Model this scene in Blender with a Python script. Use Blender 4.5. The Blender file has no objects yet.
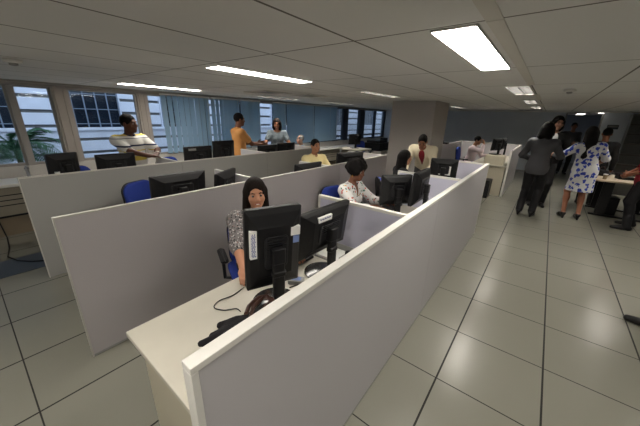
import bpy, math, random
import numpy as np
from mathutils import Vector, Matrix
random.seed(7)
PI = math.pi
SC = bpy.context.scene
COL = SC.collection

# ------------------------------------------------------------------ helpers
def lin(r, g, b):
    f = lambda c: (c/255/12.92) if c/255 <= .04045 else ((c/255+.055)/1.055)**2.4
    return (f(r), f(g), f(b), 1)

def mat(name, col, rough=.6, metal=0., spec=.4, bump=0., bscale=200., var=0., vscale=6.):
    m = bpy.data.materials.new(name); m.use_nodes = True
    nt = m.node_tree; b = nt.nodes['Principled BSDF']
    b.inputs['Base Color'].default_value = col
    b.inputs['Roughness'].default_value = rough
    b.inputs['Metallic'].default_value = metal
    b.inputs['Specular IOR Level'].default_value = spec
    tc = nt.nodes.new('ShaderNodeTexCoord')
    if bump:
        n = nt.nodes.new('ShaderNodeTexNoise'); n.inputs['Scale'].default_value = bscale
        bp = nt.nodes.new('ShaderNodeBump'); bp.inputs['Strength'].default_value = bump; bp.inputs['Distance'].default_value = .01
        nt.links.new(tc.outputs['Object'], n.inputs['Vector']); nt.links.new(n.outputs['Fac'], bp.inputs['Height'])
        nt.links.new(bp.outputs['Normal'], b.inputs['Normal'])
    if var:
        n = nt.nodes.new('ShaderNodeTexNoise'); n.inputs['Scale'].default_value = vscale
        r = nt.nodes.new('ShaderNodeValToRGB')
        r.color_ramp.elements[0].color = [c*(1-var) for c in col[:3]]+[1]
        r.color_ramp.elements[1].color = [min(1, c*(1+var)) for c in col[:3]]+[1]
        r.color_ramp.elements[0].position = .3; r.color_ramp.elements[1].position = .7
        nt.links.new(tc.outputs['Object'], n.inputs['Vector']); nt.links.new(n.outputs['Fac'], r.inputs['Fac'])
        nt.links.new(r.outputs['Color'], b.inputs['Base Color'])
    return m

class MB:
    def __init__(s): s.v = []; s.f = []; s.mi = []
    def add(s, vs, fs, mi=0):
        o = len(s.v); s.v += [tuple(p) for p in vs]; s.f += [tuple(i+o for i in f) for f in fs]; s.mi += [mi]*len(fs); return s
    def box(s, x0, x1, y0, y1, z0, z1, M=None, mi=0):
        vs = [Vector((x, y, z)) for z in (z0, z1) for y in (y0, y1) for x in (x0, x1)]
        if M: vs = [M @ v for v in vs]
        return s.add(vs, [(0, 2, 3, 1), (4, 5, 7, 6), (0, 1, 5, 4), (2, 6, 7, 3), (0, 4, 6, 2), (1, 3, 7, 5)], mi)
    def rbox(s, x0, x1, y0, y1, z0, z1, r=.01, M=None, n=3, axis='y'):
        """box whose outline (seen along axis) has rounded corners"""
        pts = []
        if axis == 'y': a0, a1, b0, b1, c0, c1 = x0, x1, z0, z1, y0, y1
        elif axis == 'z': a0, a1, b0, b1, c0, c1 = x0, x1, y0, y1, z0, z1
        else: a0, a1, b0, b1, c0, c1 = y0, y1, z0, z1, x0, x1
        for cx, cy, st in ((a1-r, b1-r, 0), (a0+r, b1-r, PI/2), (a0+r, b0+r, PI), (a1-r, b0+r, 1.5*PI)):
            for k in range(n+1):
                t = st+k/n*PI/2; pts.append((cx+r*math.cos(t), cy+r*math.sin(t)))
        def mk(a, b, c):
            p = Vector((a, c, b)) if axis == 'y' else (Vector((a, b, c)) if axis == 'z' else Vector((c, a, b)))
            return M @ p if M else p
        N = len(pts); e = min(r*.35, (c1-c0)*.3)
        ca, cb = (a0+a1)/2, (b0+b1)/2
        rings = []
        for c, ins in ((c0, e), (c0+e, 0), (c1-e, 0), (c1, e)):
            rings.append([mk(p[0]-(ins if p[0] > ca else -ins), p[1]-(ins if p[1] > cb else -ins), c) for p in pts])
        vs = [v for R in rings for v in R]; fs = []
        for i in range(3):
            for k in range(N): fs.append((i*N+k, i*N+(k+1) % N, (i+1)*N+(k+1) % N, (i+1)*N+k))
        fs.append(tuple(range(N))[::-1]); fs.append(tuple(range(3*N, 4*N)))
        return s.add(vs, fs)
    def tube(s, pts, r, n=8, cap=True):
        pts = [Vector(p) for p in pts]; rr = r if isinstance(r, (list, tuple)) else [r]*len(pts)
        vs = []; up = None
        for i, p in enumerate(pts):
            d = (pts[min(i+1, len(pts)-1)]-pts[max(i-1, 0)]).normalized()
            if up is None: up = d.orthogonal().normalized()
            up = (up-d*up.dot(d)).normalized(); w = d.cross(up)
            for k in range(n):
                t = 2*PI*k/n; vs.append(p+(up*math.cos(t)+w*math.sin(t))*rr[i])
        fs = [(i*n+k, i*n+(k+1) % n, (i+1)*n+(k+1) % n, (i+1)*n+k) for i in range(len(pts)-1) for k in range(n)]
        if cap: fs += [tuple(range(n))[::-1], tuple(range((len(pts)-1)*n, len(pts)*n))]
        return s.add(vs, fs)
    def lathe(s, prof, n=24, M=None):
        vs = []
        for r, z in prof:
            for k in range(n):
                p = Vector((r*math.cos(2*PI*k/n), r*math.sin(2*PI*k/n), z)); vs.append(M @ p if M else p)
        m = len(prof)
        fs = [(i*n+k, i*n+(k+1) % n, (i+1)*n+(k+1) % n, (i+1)*n+k) for i in range(m-1) for k in range(n)]
        fs += [tuple(range(n))[::-1], tuple(range((m-1)*n, m*n))]
        return s.add(vs, fs)
    def build(s, name, m, parent=None, smooth=False, bevel=0.):
        me = bpy.data.meshes.new(name); me.from_pydata(s.v, [], s.f)
        for mm in (m if isinstance(m, (list, tuple)) else [m]): me.materials.append(mm)
        if any(s.mi): me.polygons.foreach_set('material_index', s.mi)
        me.update()
        if smooth:
            me.shade_smooth()
            try: me.set_sharp_from_angle(angle=math.radians(38))
            except Exception: pass
        o = bpy.data.objects.new(name, me); COL.objects.link(o)
        if parent: o.parent = parent
        if bevel:
            b = o.modifiers.new('bevel', 'BEVEL'); b.width = bevel; b.segments = 2; b.limit_method = 'ANGLE'
        return o

def empty(name, label, cat, loc=(0, 0, 0), rz=0., group=None):
    o = bpy.data.objects.new(name, None); COL.objects.link(o); o.location = loc; o.rotation_euler = (0, 0, rz)
    o.empty_display_size = .05
    o['label'] = label; o['category'] = cat
    if group: o['group'] = group
    return o
def tag(o, label, cat, group=None, kind=None):
    o['label'] = label; o['category'] = cat
    if group: o['group'] = group
    if kind: o['kind'] = kind
    return o
def struct(o, label=None):
    o['kind'] = 'structure'
    if label: o['label'] = label
    o['category'] = o.name.split('_')[0]
    return o
def copy_tree(o, parent=None):
    c = o.copy(); COL.objects.link(c)
    if parent: c.parent = parent
    for ch in list(o.children): copy_tree(ch, c)
    return c

# ------------------------------------------------------------------ materials
M = {}
M['panel'] = mat('panel_laminate', lin(196, 193, 196), .55, bump=.05, bscale=400)
M['panel_blue'] = mat('panel_lilac_laminate', lin(196, 196, 214), .55, bump=.05, bscale=400)
M['rail'] = mat('white_rail', lin(222, 220, 214), .4)
M['rail2'] = mat('grey_rail', lin(188, 185, 178), .45)
M['desk'] = mat('ivory_laminate', lin(206, 201, 187), .42, var=.03)
M['deskedge'] = mat('beige_panel', lin(200, 193, 172), .5)
M['black'] = mat('black_plastic', lin(17, 17, 19), .45, spec=.35)
M['dark'] = mat('dark_plastic', lin(27, 27, 30), .5)
M['gloss'] = mat('gloss_black', lin(14, 14, 16), .18, spec=.6)
M['screen'] = mat('lcd_screen', lin(20, 24, 32), .25)
M['paper'] = mat('white_paper', lin(232, 232, 228), .7)
M['bluepaper'] = mat('blue_paper', lin(120, 140, 190), .7)
M['ink'] = mat('blue_ink', lin(40, 60, 150), .6)
M['chairblue'] = mat('blue_upholstery', lin(28, 50, 130), .85, bump=.2, bscale=500)
M['grey'] = mat('grey_plastic', lin(150, 150, 148), .5)
M['beige'] = mat('beige_plastic', lin(205, 197, 175), .5)
M['chrome'] = mat('brushed_metal', lin(170, 170, 172), .3, metal=1.)
M['wall'] = mat('grey_blue_wall', lin(150, 156, 168), .8, var=.03, vscale=2)
M['wallwarm'] = mat('pale_wall', lin(190, 186, 180), .8)
M['column'] = mat('column_paint', lin(178, 172, 168), .75, var=.02, vscale=3)
M['white'] = mat('white_paint', lin(225, 223, 218), .6)
M['mullion'] = mat('bronze_frame', lin(152, 147, 142), .45, spec=.5)
M['pillar'] = mat('taupe_pillar', lin(164, 156, 148), .6)
M['darkframe'] = mat('dark_frame', lin(56, 64, 76), .5)
M['cab'] = mat('taupe_metal', lin(152, 145, 130), .5)
M['cablow'] = mat('tan_panel', lin(140, 126, 106), .6)
M['mat'] = mat('blue_grey_strip', lin(70, 80, 92), .35)
M['leather'] = mat('brown_leather', lin(72, 48, 40), .4, bump=.2, bscale=120)
M['cloth'] = mat('black_cloth', lin(22, 20, 24), .9, bump=.3, bscale=150)
M['wood'] = mat('pale_wood', lin(190, 174, 148), .5, var=.05)
M['facade'] = mat('white_stucco', lin(214, 218, 232), .9, var=.05, vscale=3, bump=.1, bscale=40)
M['groove'] = mat('grey_groove', lin(120, 118, 116), .9)
M['fglass'] = mat('dark_glass', lin(26, 34, 46), .15, spec=.6)
M['grille'] = mat('grey_iron', lin(120, 132, 152), .6)
M['ground'] = mat('grey_terrace', lin(130, 130, 128), .9)
M['leaf'] = mat('palm_green', lin(52, 92, 62), .6, var=.3, vscale=5)
M['stem'] = mat('palm_stem', lin(92, 92, 60), .8)
M['pot'] = mat('terracotta', lin(120, 80, 60), .8)
M['vent'] = mat('vent_metal', lin(120, 116, 108), .5)
M['louvre'] = mat('dark_louvre', lin(30, 30, 29), .6)
M['runner'] = mat('runner_strip', lin(206, 202, 194), .6)
M['panel_mid'] = mat('panel_mid_laminate', lin(180, 175, 177), .55, bump=.05, bscale=400)
M['panel_grey'] = mat('panel_grey_laminate', lin(150, 149, 146), .55, bump=.05, bscale=400)
M['wall_far'] = mat('far_wall_paint', lin(204, 210, 218), .8, var=.03, vscale=2)
M['brass'] = mat('brass', lin(170, 130, 60), .35, metal=1)

def emit(name, col, s):
    m = bpy.data.materials.new(name); m.use_nodes = True; nt = m.node_tree
    b = nt.nodes['Principled BSDF']; b.inputs['Base Color'].default_value = (.8, .8, .8, 1)
    b.inputs['Emission Color'].default_value = col; b.inputs['Emission Strength'].default_value = s
    return m
LIGHT = (1., .94, .85, 1)
M['lamp'] = emit('lit_diffuser', LIGHT, 31.)
M['lamp_dim'] = emit('lit_tubes', LIGHT, 135.)

M['lamp_hall'] = emit('hall_diffuser', LIGHT, 5.)

def nd(nt, t, **k):
    n = nt.nodes.new(t)
    for a, v in k.items(): setattr(n, a, v)
    return n
def math_(nt, op, a, b=None, c=None):
    n = nt.nodes.new('ShaderNodeMath'); n.operation = op
    for i, v in enumerate((a, b, c)):
        if v is None: continue
        if isinstance(v, (int, float)): n.inputs[i].default_value = v
        else: nt.links.new(v, n.inputs[i])
    return n.outputs[0]
def seam_mask(nt, co, per, off, half):
    """1 inside the joint lines of a grid"""
    t = math_(nt, 'DIVIDE', math_(nt, 'SUBTRACT', co, off), per)
    fr = math_(nt, 'FRACT', t)
    d = math_(nt, 'MULTIPLY', math_(nt, 'MINIMUM', fr, math_(nt, 'SUBTRACT', 1., fr)), per)
    return math_(nt, 'LESS_THAN', d, half), math_(nt, 'FLOOR', t)
def grid_mat(name, base, seam, px, ox, hx, py, oy, hy, rough, spec, var, rvar=0.):
    m = bpy.data.materials.new(name); m.use_nodes = True; nt = m.node_tree; b = nt.nodes['Principled BSDF']
    tc = nd(nt, 'ShaderNodeTexCoord'); sp = nd(nt, 'ShaderNodeSeparateXYZ'); nt.links.new(tc.outputs['Object'], sp.inputs[0])
    mx, ix = seam_mask(nt, sp.outputs['X'], px, ox, hx); my, iy = seam_mask(nt, sp.outputs['Y'], py, oy, hy)
    mk = math_(nt, 'MAXIMUM', mx, my)
    cv = nd(nt, 'ShaderNodeCombineXYZ'); nt.links.new(ix, cv.inputs[0]); nt.links.new(iy, cv.inputs[1])
    wn = nd(nt, 'ShaderNodeTexWhiteNoise'); nt.links.new(cv.outputs[0], wn.inputs['Vector'])
    ns = nd(nt, 'ShaderNodeTexNoise'); ns.inputs['Scale'].default_value = 3.; ns.inputs['Detail'].default_value = 6
    nt.links.new(tc.outputs['Object'], ns.inputs['Vector'])
    v = math_(nt, 'ADD', math_(nt, 'MULTIPLY', wn.outputs['Value'], var), math_(nt, 'MULTIPLY', ns.outputs['Fac'], var*.5))
    v = math_(nt, 'ADD', v, 1-var)
    mulc = nd(nt, 'ShaderNodeVectorMath', operation='SCALE'); mulc.inputs[0].default_value = base[:3]; nt.links.new(v, mulc.inputs['Scale'])
    mix = nd(nt, 'ShaderNodeMix', data_type='RGBA'); nt.links.new(mk, mix.inputs[0]); nt.links.new(mulc.outputs[0], mix.inputs[6]); mix.inputs[7].default_value = seam
    nt.links.new(mix.outputs[2], b.inputs['Base Color'])
    r = math_(nt, 'ADD', math_(nt, 'MULTIPLY', ns.outputs['Fac'], rvar), rough-rvar/2)
    r2 = math_(nt, 'MAXIMUM', r, math_(nt, 'MULTIPLY', mk, .8)); nt.links.new(r2, b.inputs['Roughness'])
    b.inputs['Specular IOR Level'].default_value = spec
    return m
M['floor'] = grid_mat('floor_tiles', lin(132, 131, 120), lin(26, 23, 20), .6, 0., .0060, .6, 0., .0040, .24, .5, .03, .0)
M['ceil'] = grid_mat('ceiling_panels', lin(226, 225, 223), lin(112, 109, 105), .645, -.02, .007, 1.262, .30, .006, .9, .2, .03)

def voro_mat(name, base, spots, scale, rough=.8, detail=0.):
    """base cloth with randomly coloured blobs: spots = [(fraction, colour), ...]"""
    m = bpy.data.materials.new(name); m.use_nodes = True; nt = m.node_tree; b = nt.nodes['Principled BSDF']
    tc = nd(nt, 'ShaderNodeTexCoord'); no = nd(nt, 'ShaderNodeTexNoise'); no.inputs['Scale'].default_value = scale*1.3
    nt.links.new(tc.outputs['Object'], no.inputs['Vector'])
    av = nd(nt, 'ShaderNodeVectorMath', operation='MULTIPLY_ADD'); nt.links.new(no.outputs['Color'], av.inputs[0])
    av.inputs[1].default_value = (1.2/scale,)*3; nt.links.new(tc.outputs['Object'], av.inputs[2])
    vo = nd(nt, 'ShaderNodeTexVoronoi'); vo.inputs['Scale'].default_value = scale; nt.links.new(av.outputs[0], vo.inputs['Vector'])
    se = nd(nt, 'ShaderNodeSeparateColor'); nt.links.new(vo.outputs['Color'], se.inputs[0])
    rp = nd(nt, 'ShaderNodeValToRGB'); rp.color_ramp.interpolation = 'CONSTANT'
    els = rp.color_ramp.elements; els[0].color = base; els[0].position = 0
    pos = 1-sum(f for f, c in spots)
    for i, (f, c) in enumerate(spots):
        e = els[1] if i == 0 else els.new(pos); e.position = pos; e.color = c; pos += f
    nt.links.new(se.outputs[0], rp.inputs['Fac'])
    inside = math_(nt, 'LESS_THAN', vo.outputs['Distance'], .46)
    mix = nd(nt, 'ShaderNodeMix', data_type='RGBA'); nt.links.new(inside, mix.inputs[0]); mix.inputs[6].default_value = base
    nt.links.new(rp.outputs['Color'], mix.inputs[7]); nt.links.new(mix.outputs[2], b.inputs['Base Color'])
    b.inputs['Roughness'].default_value = rough
    return m
def band_mat(name, bands):
    """horizontal cloth bands by height: [(z_from, colour), ...]"""
    m = bpy.data.materials.new(name); m.use_nodes = True; nt = m.node_tree; b = nt.nodes['Principled BSDF']
    tc = nd(nt, 'ShaderNodeTexCoord'); sp = nd(nt, 'ShaderNodeSeparateXYZ'); nt.links.new(tc.outputs['Object'], sp.inputs[0])
    rp = nd(nt, 'ShaderNodeValToRGB'); rp.color_ramp.interpolation = 'CONSTANT'
    els = rp.color_ramp.elements
    for i, (z, c) in enumerate(bands):
        e = els[i] if i < 2 else els.new(z/2)
        e.position = z/2; e.color = c
    nt.links.new(math_(nt, 'MULTIPLY', sp.outputs['Z'], .5), rp.inputs['Fac'])
    nt.links.new(rp.outputs['Color'], b.inputs['Base Color']); b.inputs['Roughness'].default_value = .85
    return m
def glass_mat(name, tint, refl=.06):
    m = bpy.data.materials.new(name); m.use_nodes = True; nt = m.node_tree; nt.nodes.remove(nt.nodes['Principled BSDF'])
    t = nd(nt, 'ShaderNodeBsdfTransparent'); t.inputs[0].default_value = tint
    g = nd(nt, 'ShaderNodeBsdfGlossy'); g.inputs['Roughness'].default_value = .02
    lw = nd(nt, 'ShaderNodeLayerWeight'); lw.inputs[0].default_value = .25
    mx = nd(nt, 'ShaderNodeMixShader')
    f = math_(nt, 'MULTIPLY_ADD', lw.outputs['Fresnel'], .5, refl*.2); nt.links.new(f, mx.inputs[0])
    nt.links.new(t.outputs[0], mx.inputs[1]); nt.links.new(g.outputs[0], mx.inputs[2]); nt.links.new(mx.outputs[0], nt.nodes['Material Output'].inputs[0])
    return m
M['glass'] = glass_mat('window_glass', (.88, .93, .95, 1))
def cloth_trans(name, col, tr):
    m = bpy.data.materials.new(name); m.use_nodes = True; nt = m.node_tree; nt.nodes.remove(nt.nodes['Principled BSDF'])
    d = nd(nt, 'ShaderNodeBsdfDiffuse'); d.inputs[0].default_value = col
    t = nd(nt, 'ShaderNodeBsdfTranslucent'); t.inputs[0].default_value = col
    mx = nd(nt, 'ShaderNodeMixShader'); mx.inputs[0].default_value = tr
    nt.links.new(d.outputs[0], mx.inputs[1]); nt.links.new(t.outputs[0], mx.inputs[2]); nt.links.new(mx.outputs[0], nt.nodes['Material Output'].inputs[0])
    return m
M['blind'] = cloth_trans('blue_blind_fabric', lin(186, 210, 224), .6)
M['blind_flat'] = cloth_trans('blue_blind_fabric_dense', lin(172, 198, 214), .55)

# ------------------------------------------------------------------ setting
ZC, XW, YF = 2.12, -5.97, 11.67
XR, YB = 5.5, -4.2
fl = MB(); fl.box(XW-.2, XR, YB, 18, -.06, 0); struct(fl.build('floor', M['floor']), 'square beige floor tiles with dark joints')
# ceiling with openings for the recessed lamps
LAMPS = []   # x0,x1,y0,y1,style,label
def lamp(x0, y0, st, label, w=.20, L=1.22): LAMPS.append((x0, x0+w, y0, y0+L, st, label))
lamp(-.28, .32, 'lit', 'bright ceiling light nearest the camera, above the foreground partition')
lamp(-2.22, .37, 'lit', 'bright ceiling light above the left edge of the smiling woman\'s row')
lamp(-4.90, .55, 'lit', 'bright ceiling light seen edge-on above the man in the striped polo shirt')
lamp(-.28, 2.86, 'louvre', 'louvred ceiling light right behind the brightest one', .25)
lamp(-.28, 5.40, 'louvre', 'louvred ceiling light between two others over the aisle')
lamp(-.28, 7.94, 'louvre', 'farthest small louvred ceiling light over the aisle')
lamp(-2.22, 2.86, 'louvre', 'louvred ceiling light above the seated man in yellow')
lamp(1.78, 5.40, 'louvre', 'louvred ceiling light above the table at right')
lamp(-.28, -2.22, 'lit', 'unseen ceiling light behind the camera')  # unseen lamps behind the camera, placed to light the foreground
lamp(-2.22, -2.22, 'lit', 'unseen ceiling light behind the camera by the desks')
lamp(1.78, 2.86, 'louvre', 'unseen louvred ceiling light outside the right edge, added for light')  # unseen right-hand lamps, added to light the aisle side of the partition
lamp(1.78, .32, 'lit', 'unseen ceiling light outside the frame beside the aisle, added for light')
lamp(1.78, -2.22, 'lit', 'unseen ceiling light behind the camera at right, added for light')
lamp(1.78, 7.94, 'louvre', 'added louvred ceiling light brightening the far right')  # lamps from here on are added to brighten the back of the room
lamp(-2.22, 7.94, 'louvre', 'added louvred ceiling light brightening the space behind the column')
lamp(-4.90, 3.08, 'louvre', 'added louvred ceiling light above the woman in grey')
lamp(-4.90, 5.62, 'louvre', 'added louvred ceiling light above the closed flat blinds')
xs = sorted({XW, XR} | {v for l in LAMPS for v in l[:2]}); ys = sorted({YB, 18.} | {v for l in LAMPS for v in l[2:4]})
cb = MB()
for i in range(len(xs)-1):
    for j in range(len(ys)-1):
        cx, cy = (xs[i]+xs[i+1])/2, (ys[j]+ys[j+1])/2
        if any(l[0] < cx < l[1] and l[2] < cy < l[3] for l in LAMPS): continue
        cb.add([(xs[i], ys[j], ZC), (xs[i], ys[j+1], ZC), (xs[i+1], ys[j+1], ZC), (xs[i+1], ys[j], ZC)], [(0, 1, 2, 3)])
cb.box(XW-.2, XR, YB, 18, ZC+.10, ZC+.14)
struct(cb.build('ceiling', M['ceil']), 'suspended ceiling of large off-white panels')
for x0, x1, y0, y1, st, label in LAMPS:
    t = empty('ceiling_light', label, 'ceiling light', ((x0+x1)/2, (y0+y1)/2, ZC), 0, 'recessed ceiling lights')
    w, L = (x1-x0)/2, (y1-y0)/2; e = .004
    b = MB()
    b.box(-w+e, -w+.008, -L+e, L-e, -.008, .075); b.box(w-.008, w-e, -L+e, L-e, -.008, .075)
    b.box(-w+.008, w-.008, -L+e, -L+.008, -.008, .075); b.box(-w+.008, w-.008, L-.008, L-e, -.008, .075)
    b.box(-w+e, w-e, -L+e, L-e, .075, .08)
    b.build('housing', M['white'], t)
    if st == 'lit':
        d = MB(); d.box(-w+.010, w-.010, -L+.010, L-.010, -.010, .010); d.build('diffuser', M['lamp'], t)
    else:
        for s in (-1, 1):
            d = MB(); d.tube([(s*w*.5, -L+.03, .050), (s*w*.5, L-.03, .050)], .013, 10); d.build('tube', M['lamp_dim'] if st == 'louvre' else M['paper'], t)
        c = MB()
        for k in range(15): y = -L+.03+k*(2*L-.06)/14; c.box(-w+.01, w-.01, y-.0015, y+.0015, .0, .03)
        c.box(-.003, .003, -L+.01, L-.01, .0, .03)
        c.box(-w+.0085, -w+.012, -L+.009, L-.009, -.007, .045); c.box(w-.012, w-.0085, -L+.009, L-.009, -.007, .045)
        c.build('louvre', M['louvre'], t)
# runner strips
rn = MB()
for y0, y1 in ((YB, .31), (.31, 1.54), (1.54, 2.85), (4.1, 5.39), (6.65, 7.9)): rn.box(-.05, .012, y0, y1-.004, ZC-.003, ZC-.0005)
struct(rn.build('trim_1', M['runner']), 'ceiling runner strip beside the lights')
def vent(x, y, w, l, label):
    t = empty('air_vent', label, 'air vent', (x, y, ZC), 0, 'square ceiling vents')
    b = MB(); e = .03
    for r in (1., .62):
        W, L = w/2*r, l/2*r
        b.box(-W, W, -L, -L+e, -.012, -.001); b.box(-W, W, L-e, L, -.012, -.001); b.box(-W, -W+e, -L+e, L-e, -.012, -.001); b.box(W-e, W, -L+e, L-e, -.012, -.001)
    b.build('frame', M['runner'], t)
    s = MB(); s.box(-w/2*.5, w/2*.5, -l/2*.5, l/2*.5, -.008, -.001); s.build('grille', M['vent'], t)
vent(-3.8, 2.5, .6, .6, 'square ceiling vent above the man in orange')
vent(-3.55, 3.35, .5, .6, 'square ceiling vent farther back, before the blue blinds')
def smoke(x, y, label):
    t = empty('smoke_detector', label, 'smoke detector', (x, y, ZC), 0, 'smoke detectors')
    b = MB(); b.lathe([(.06, -.002), (.06, -.02), (.05, -.03)], 20); b.build('base', M['white'], t, True)
    b = MB(); b.lathe([(.03, -.03), (.028, -.045), (.015, -.05)], 16); b.build('sensor', M['grey'], t, True)
smoke(-3.38, -.67, 'round smoke detector on the ceiling at the far left edge')
smoke(.32, 3.46, 'round smoke detector on the ceiling right of the louvred lights')

# walls
w = MB(); w.box(XR, XR+.1, YB, 18, 0, ZC); struct(w.build('wall_right', M['wall']), 'right wall')
w = MB(); w.box(XW-.2, XR, YB-.1, YB, 0, ZC); struct(w.build('wall_back', M['wallwarm']), 'wall behind the camera')
DX0, DX1 = .57, 1.41
w = MB(); w.box(XW-.2, DX0, YF, YF+.12, 0, ZC); w.box(DX1, XR, YF, YF+.12, 0, ZC); w.box(DX0, DX1, YF, YF+.12, 2.06, ZC)
struct(w.build('wall_far', M['wall_far']), 'grey blue far wall with an open doorway')
w = MB(); w.box(-3, XR, 16.5, 16.6, 0, ZC); struct(w.build('wall_hall', M['wall']), 'pale wall of the hall beyond the doorway')
w = MB()
w.box(DX0-.04, DX0, YF-.02, YF+.14, 0, 2.08); w.box(DX1, DX1+.04, YF-.02, YF+.14, 0, 2.08); w.box(DX0, DX1, YF-.02, YF+.14, 2.06, 2.09)
struct(w.build('door_1', M['grey']), 'open doorway frame in the far wall')
w = MB(); w.box(XW, XR, YF-.05, YF-.001, ZC-.03, ZC-.001); struct(w.build('trim_2', M['white']), 'pale cornice at the top of the far wall')
w = MB(); w.box(XW, DX0-.05, YF-.02, YF-.001, 0, .07); w.box(DX1+.05, XR, YF-.02, YF-.001, 0, .07); struct(w.build('baseboard_far', M['grey']))
# column
w = MB(); w.box(-2.73, -1.75, 5.3, 6.28, 0, ZC); struct(w.build('column', M['column'], bevel=.012), 'wide square pale column')
# window wall
w = MB(); w.box(XW-.2, XW, YB, 18, 0, .90); w.box(XW-.2, XW, YB, 18, 2.075, ZC+.1)
struct(w.build('wall_left', M['wallwarm']), 'wall below and above the window row')
w = MB(); w.box(XW-.01, XW+.03, YB, 12, 2.05, 2.085); struct(w.build('trim_3', M['mullion']), 'bronze head rail along the window tops')
wins = [(-3.3, -1.75), (-1.70, -.50), (-.44, -.02), (.18, 1.18), (1.36, 2.5), (2.56, 3.75), (3.81, 4.95), (5.01, 6.2), (6.26, 7.55), (7.6, 8.2), (8.5, 9.36), (9.76, 10.69), (10.75, 11.6)]
for i, (y0, y1) in enumerate(wins):
    fr = MB(); f = .028; dk = i >= 8
    fr.box(XW-.09, XW-.03, y0, y0+f, .90, 2.05); fr.box(XW-.09, XW-.03, y1-f, y1, .90, 2.05)
    fr.box(XW-.09, XW-.03, y0+f, y1-f, .90, .94); fr.box(XW-.09, XW-.03, y0+f, y1-f, 2.03, 2.075)
    if dk: fr.box(XW-.08, XW-.04, y0+f, y1-f, 1.05, 1.09)
    o = struct(fr.build('window_%d' % (i+1), M['darkframe'] if dk else M['mullion']), 'window pane in the long window row')
    g = MB(); g.box(XW-.064, XW-.060, y0+f, y1-f, .94, 2.03); g.build('pane', M['glass'], o)
po = MB()
for y0, y1 in ((-1.75, -1.70), (-.50, -.44)): po.box(XW-.1, XW, y0, y1, .90, 2.075)
struct(po.build('trim_4', M['mullion']), 'thin bronze mullions')
po = MB()
for y0, y1 in ((-.02, .18), (1.18, 1.36)):
    po.box(XW-.12, XW+.02, y0, y1, .90, 2.075); po.box(XW+.02, XW+.035, y0+.03, y0+.07, .9, 2.075); po.box(XW+.02, XW+.03, y1-.06, y1-.02, .9, 2.075)
struct(po.build('trim_5', M['pillar']), 'taupe window pillars')
po = MB()
for y0, y1 in ((8.2, 8.5), (9.36, 9.76), (10.69, 10.75), (7.55, 7.6), (11.6, 11.67), (2.5, 2.56), (3.75, 3.81), (4.95, 5.01), (6.2, 6.26)): po.box(XW-.12, XW, y0, y1, .90, 2.075)
struct(po.build('trim_6', M['darkframe']), 'dark window posts beyond the blinds')
# low cabinet under the windows
t = empty('window_cabinet', 'low taupe air-conditioning cabinet with an ivory top running under the windows', 'cabinet', (XW, -4, 0))
b = MB(); b.box(.005, .55, 0, 15.6, .70, .74); b.build('top', M['rail'], t, bevel=.004)
b = MB(); b.box(.005, .50, .01, 15.59, .30, .70)
for k in range(9): b.box(.50, .505, .05+k*1.7, 1.7+k*1.7, .34, .66)
b.build('front_panel', M['cab'], t)
b = MB(); b.box(.005, .46, .01, 15.59, .0, .27); b.build('lower_panel', M['cablow'], t)
b = MB()
for k in range(3): b.box(.505, .509, .05, 15.5, .44+k*.07, .452+k*.07)
b.box(.46, .50, .01, 15.59, .272, .298); b.build('grille_slots', M['dark'], t)
t = empty('valve', 'small chrome valve on the ledge below the left window', 'valve', (XW+.13, -.55, .74))
b = MB(); b.lathe([(.02, 0), (.02, .12), (.03, .125), (.03, .15), (.012, .16)], 14); b.build('body', M['chrome'], t, True)
b = MB(); b.tube([(-.05, 0, .17), (.05, 0, .17)], .008); b.tube([(0, 0, .155), (0, 0, .172)], .007); b.build('handle', M['chrome'], t, True)
o = MB(); o.box(-4.52, -4.02, -1.9, -.45, .0005, .006); tag(o.build('floor_mat', M['mat']), 'dark blue grey strip on the floor by the left window cabinet', 'mat')  # thin dark blue grey strip laid over the floor tiles
o = MB(); pts = [(-5.40, -1.02, .30), (-5.28, -1.01, .22), (-5.1, -1.0, .10), (-4.9, -1.02, .012), (-4.62, -1.06, .012), (-4.4, -1.0, .014), (-4.25, -.90, .014), (-4.13, -.75, .014), (-4.05, -.5, .014)]
o.tube(pts, .008, 8); tag(o.build('power_cable', M['black'], None, True), 'black cable trailing across the floor at the left edge', 'cable')

# vertical blinds
def blind(y0, y1, label, ang=.5, flat=False, x=XW+.10):
    t = empty('vertical_blind', label, 'blind', (x, (y0+y1)/2, 0), 0, 'blue vertical blinds')
    b = MB(); L = (y1-y0)/2; b.box(-.02, .02, -L, L, 2.055, 2.085); b.build('head_rail', M['white'], t)
    b = MB(); n = max(2, int((y1-y0)/.105))
    for k in range(n):
        y = -L+(k+.5)*2*L/n; a = ang+random.uniform(-.30, .30) if not flat else .30+random.uniform(-.16, .10)
        Mx = Matrix.Translation((0, y, 0)) @ Matrix.Rotation(-a, 4, 'Z')
        b.box(-.0012, .0012, -.05, .05, .93+random.uniform(0, .01), 2.05, Mx)
    b.build('slats', M['blind_flat'] if flat else M['blind'], t)
    b = MB(); b.tube([(.02, L-.05, 2.05), (.03, L-.05, 1.2)], .003, 5); b.build('cord', M['white'], t)
blind(1.56, 2.60, 'blue vertical blind beside the open window, right of the man in the striped polo', 1.0)
blind(2.64, 3.40, 'blue vertical blind behind the man in orange, left half', 1.05)
blind(3.44, 4.05, 'blue vertical blind left of the gap showing the white facade', .95)
blind(4.52, 5.00, 'narrow blue vertical blind above the woman in grey', .9)
blind(5.06, 6.30, 'closed flat blue blind right of the woman in grey', 0, True)
blind(6.34, 7.20, 'closed flat blue blind behind the seated man in yellow', 0, True)
blind(7.22, 7.58, 'narrow dark blue blind at the edge of the open windows', .3, True)

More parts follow.
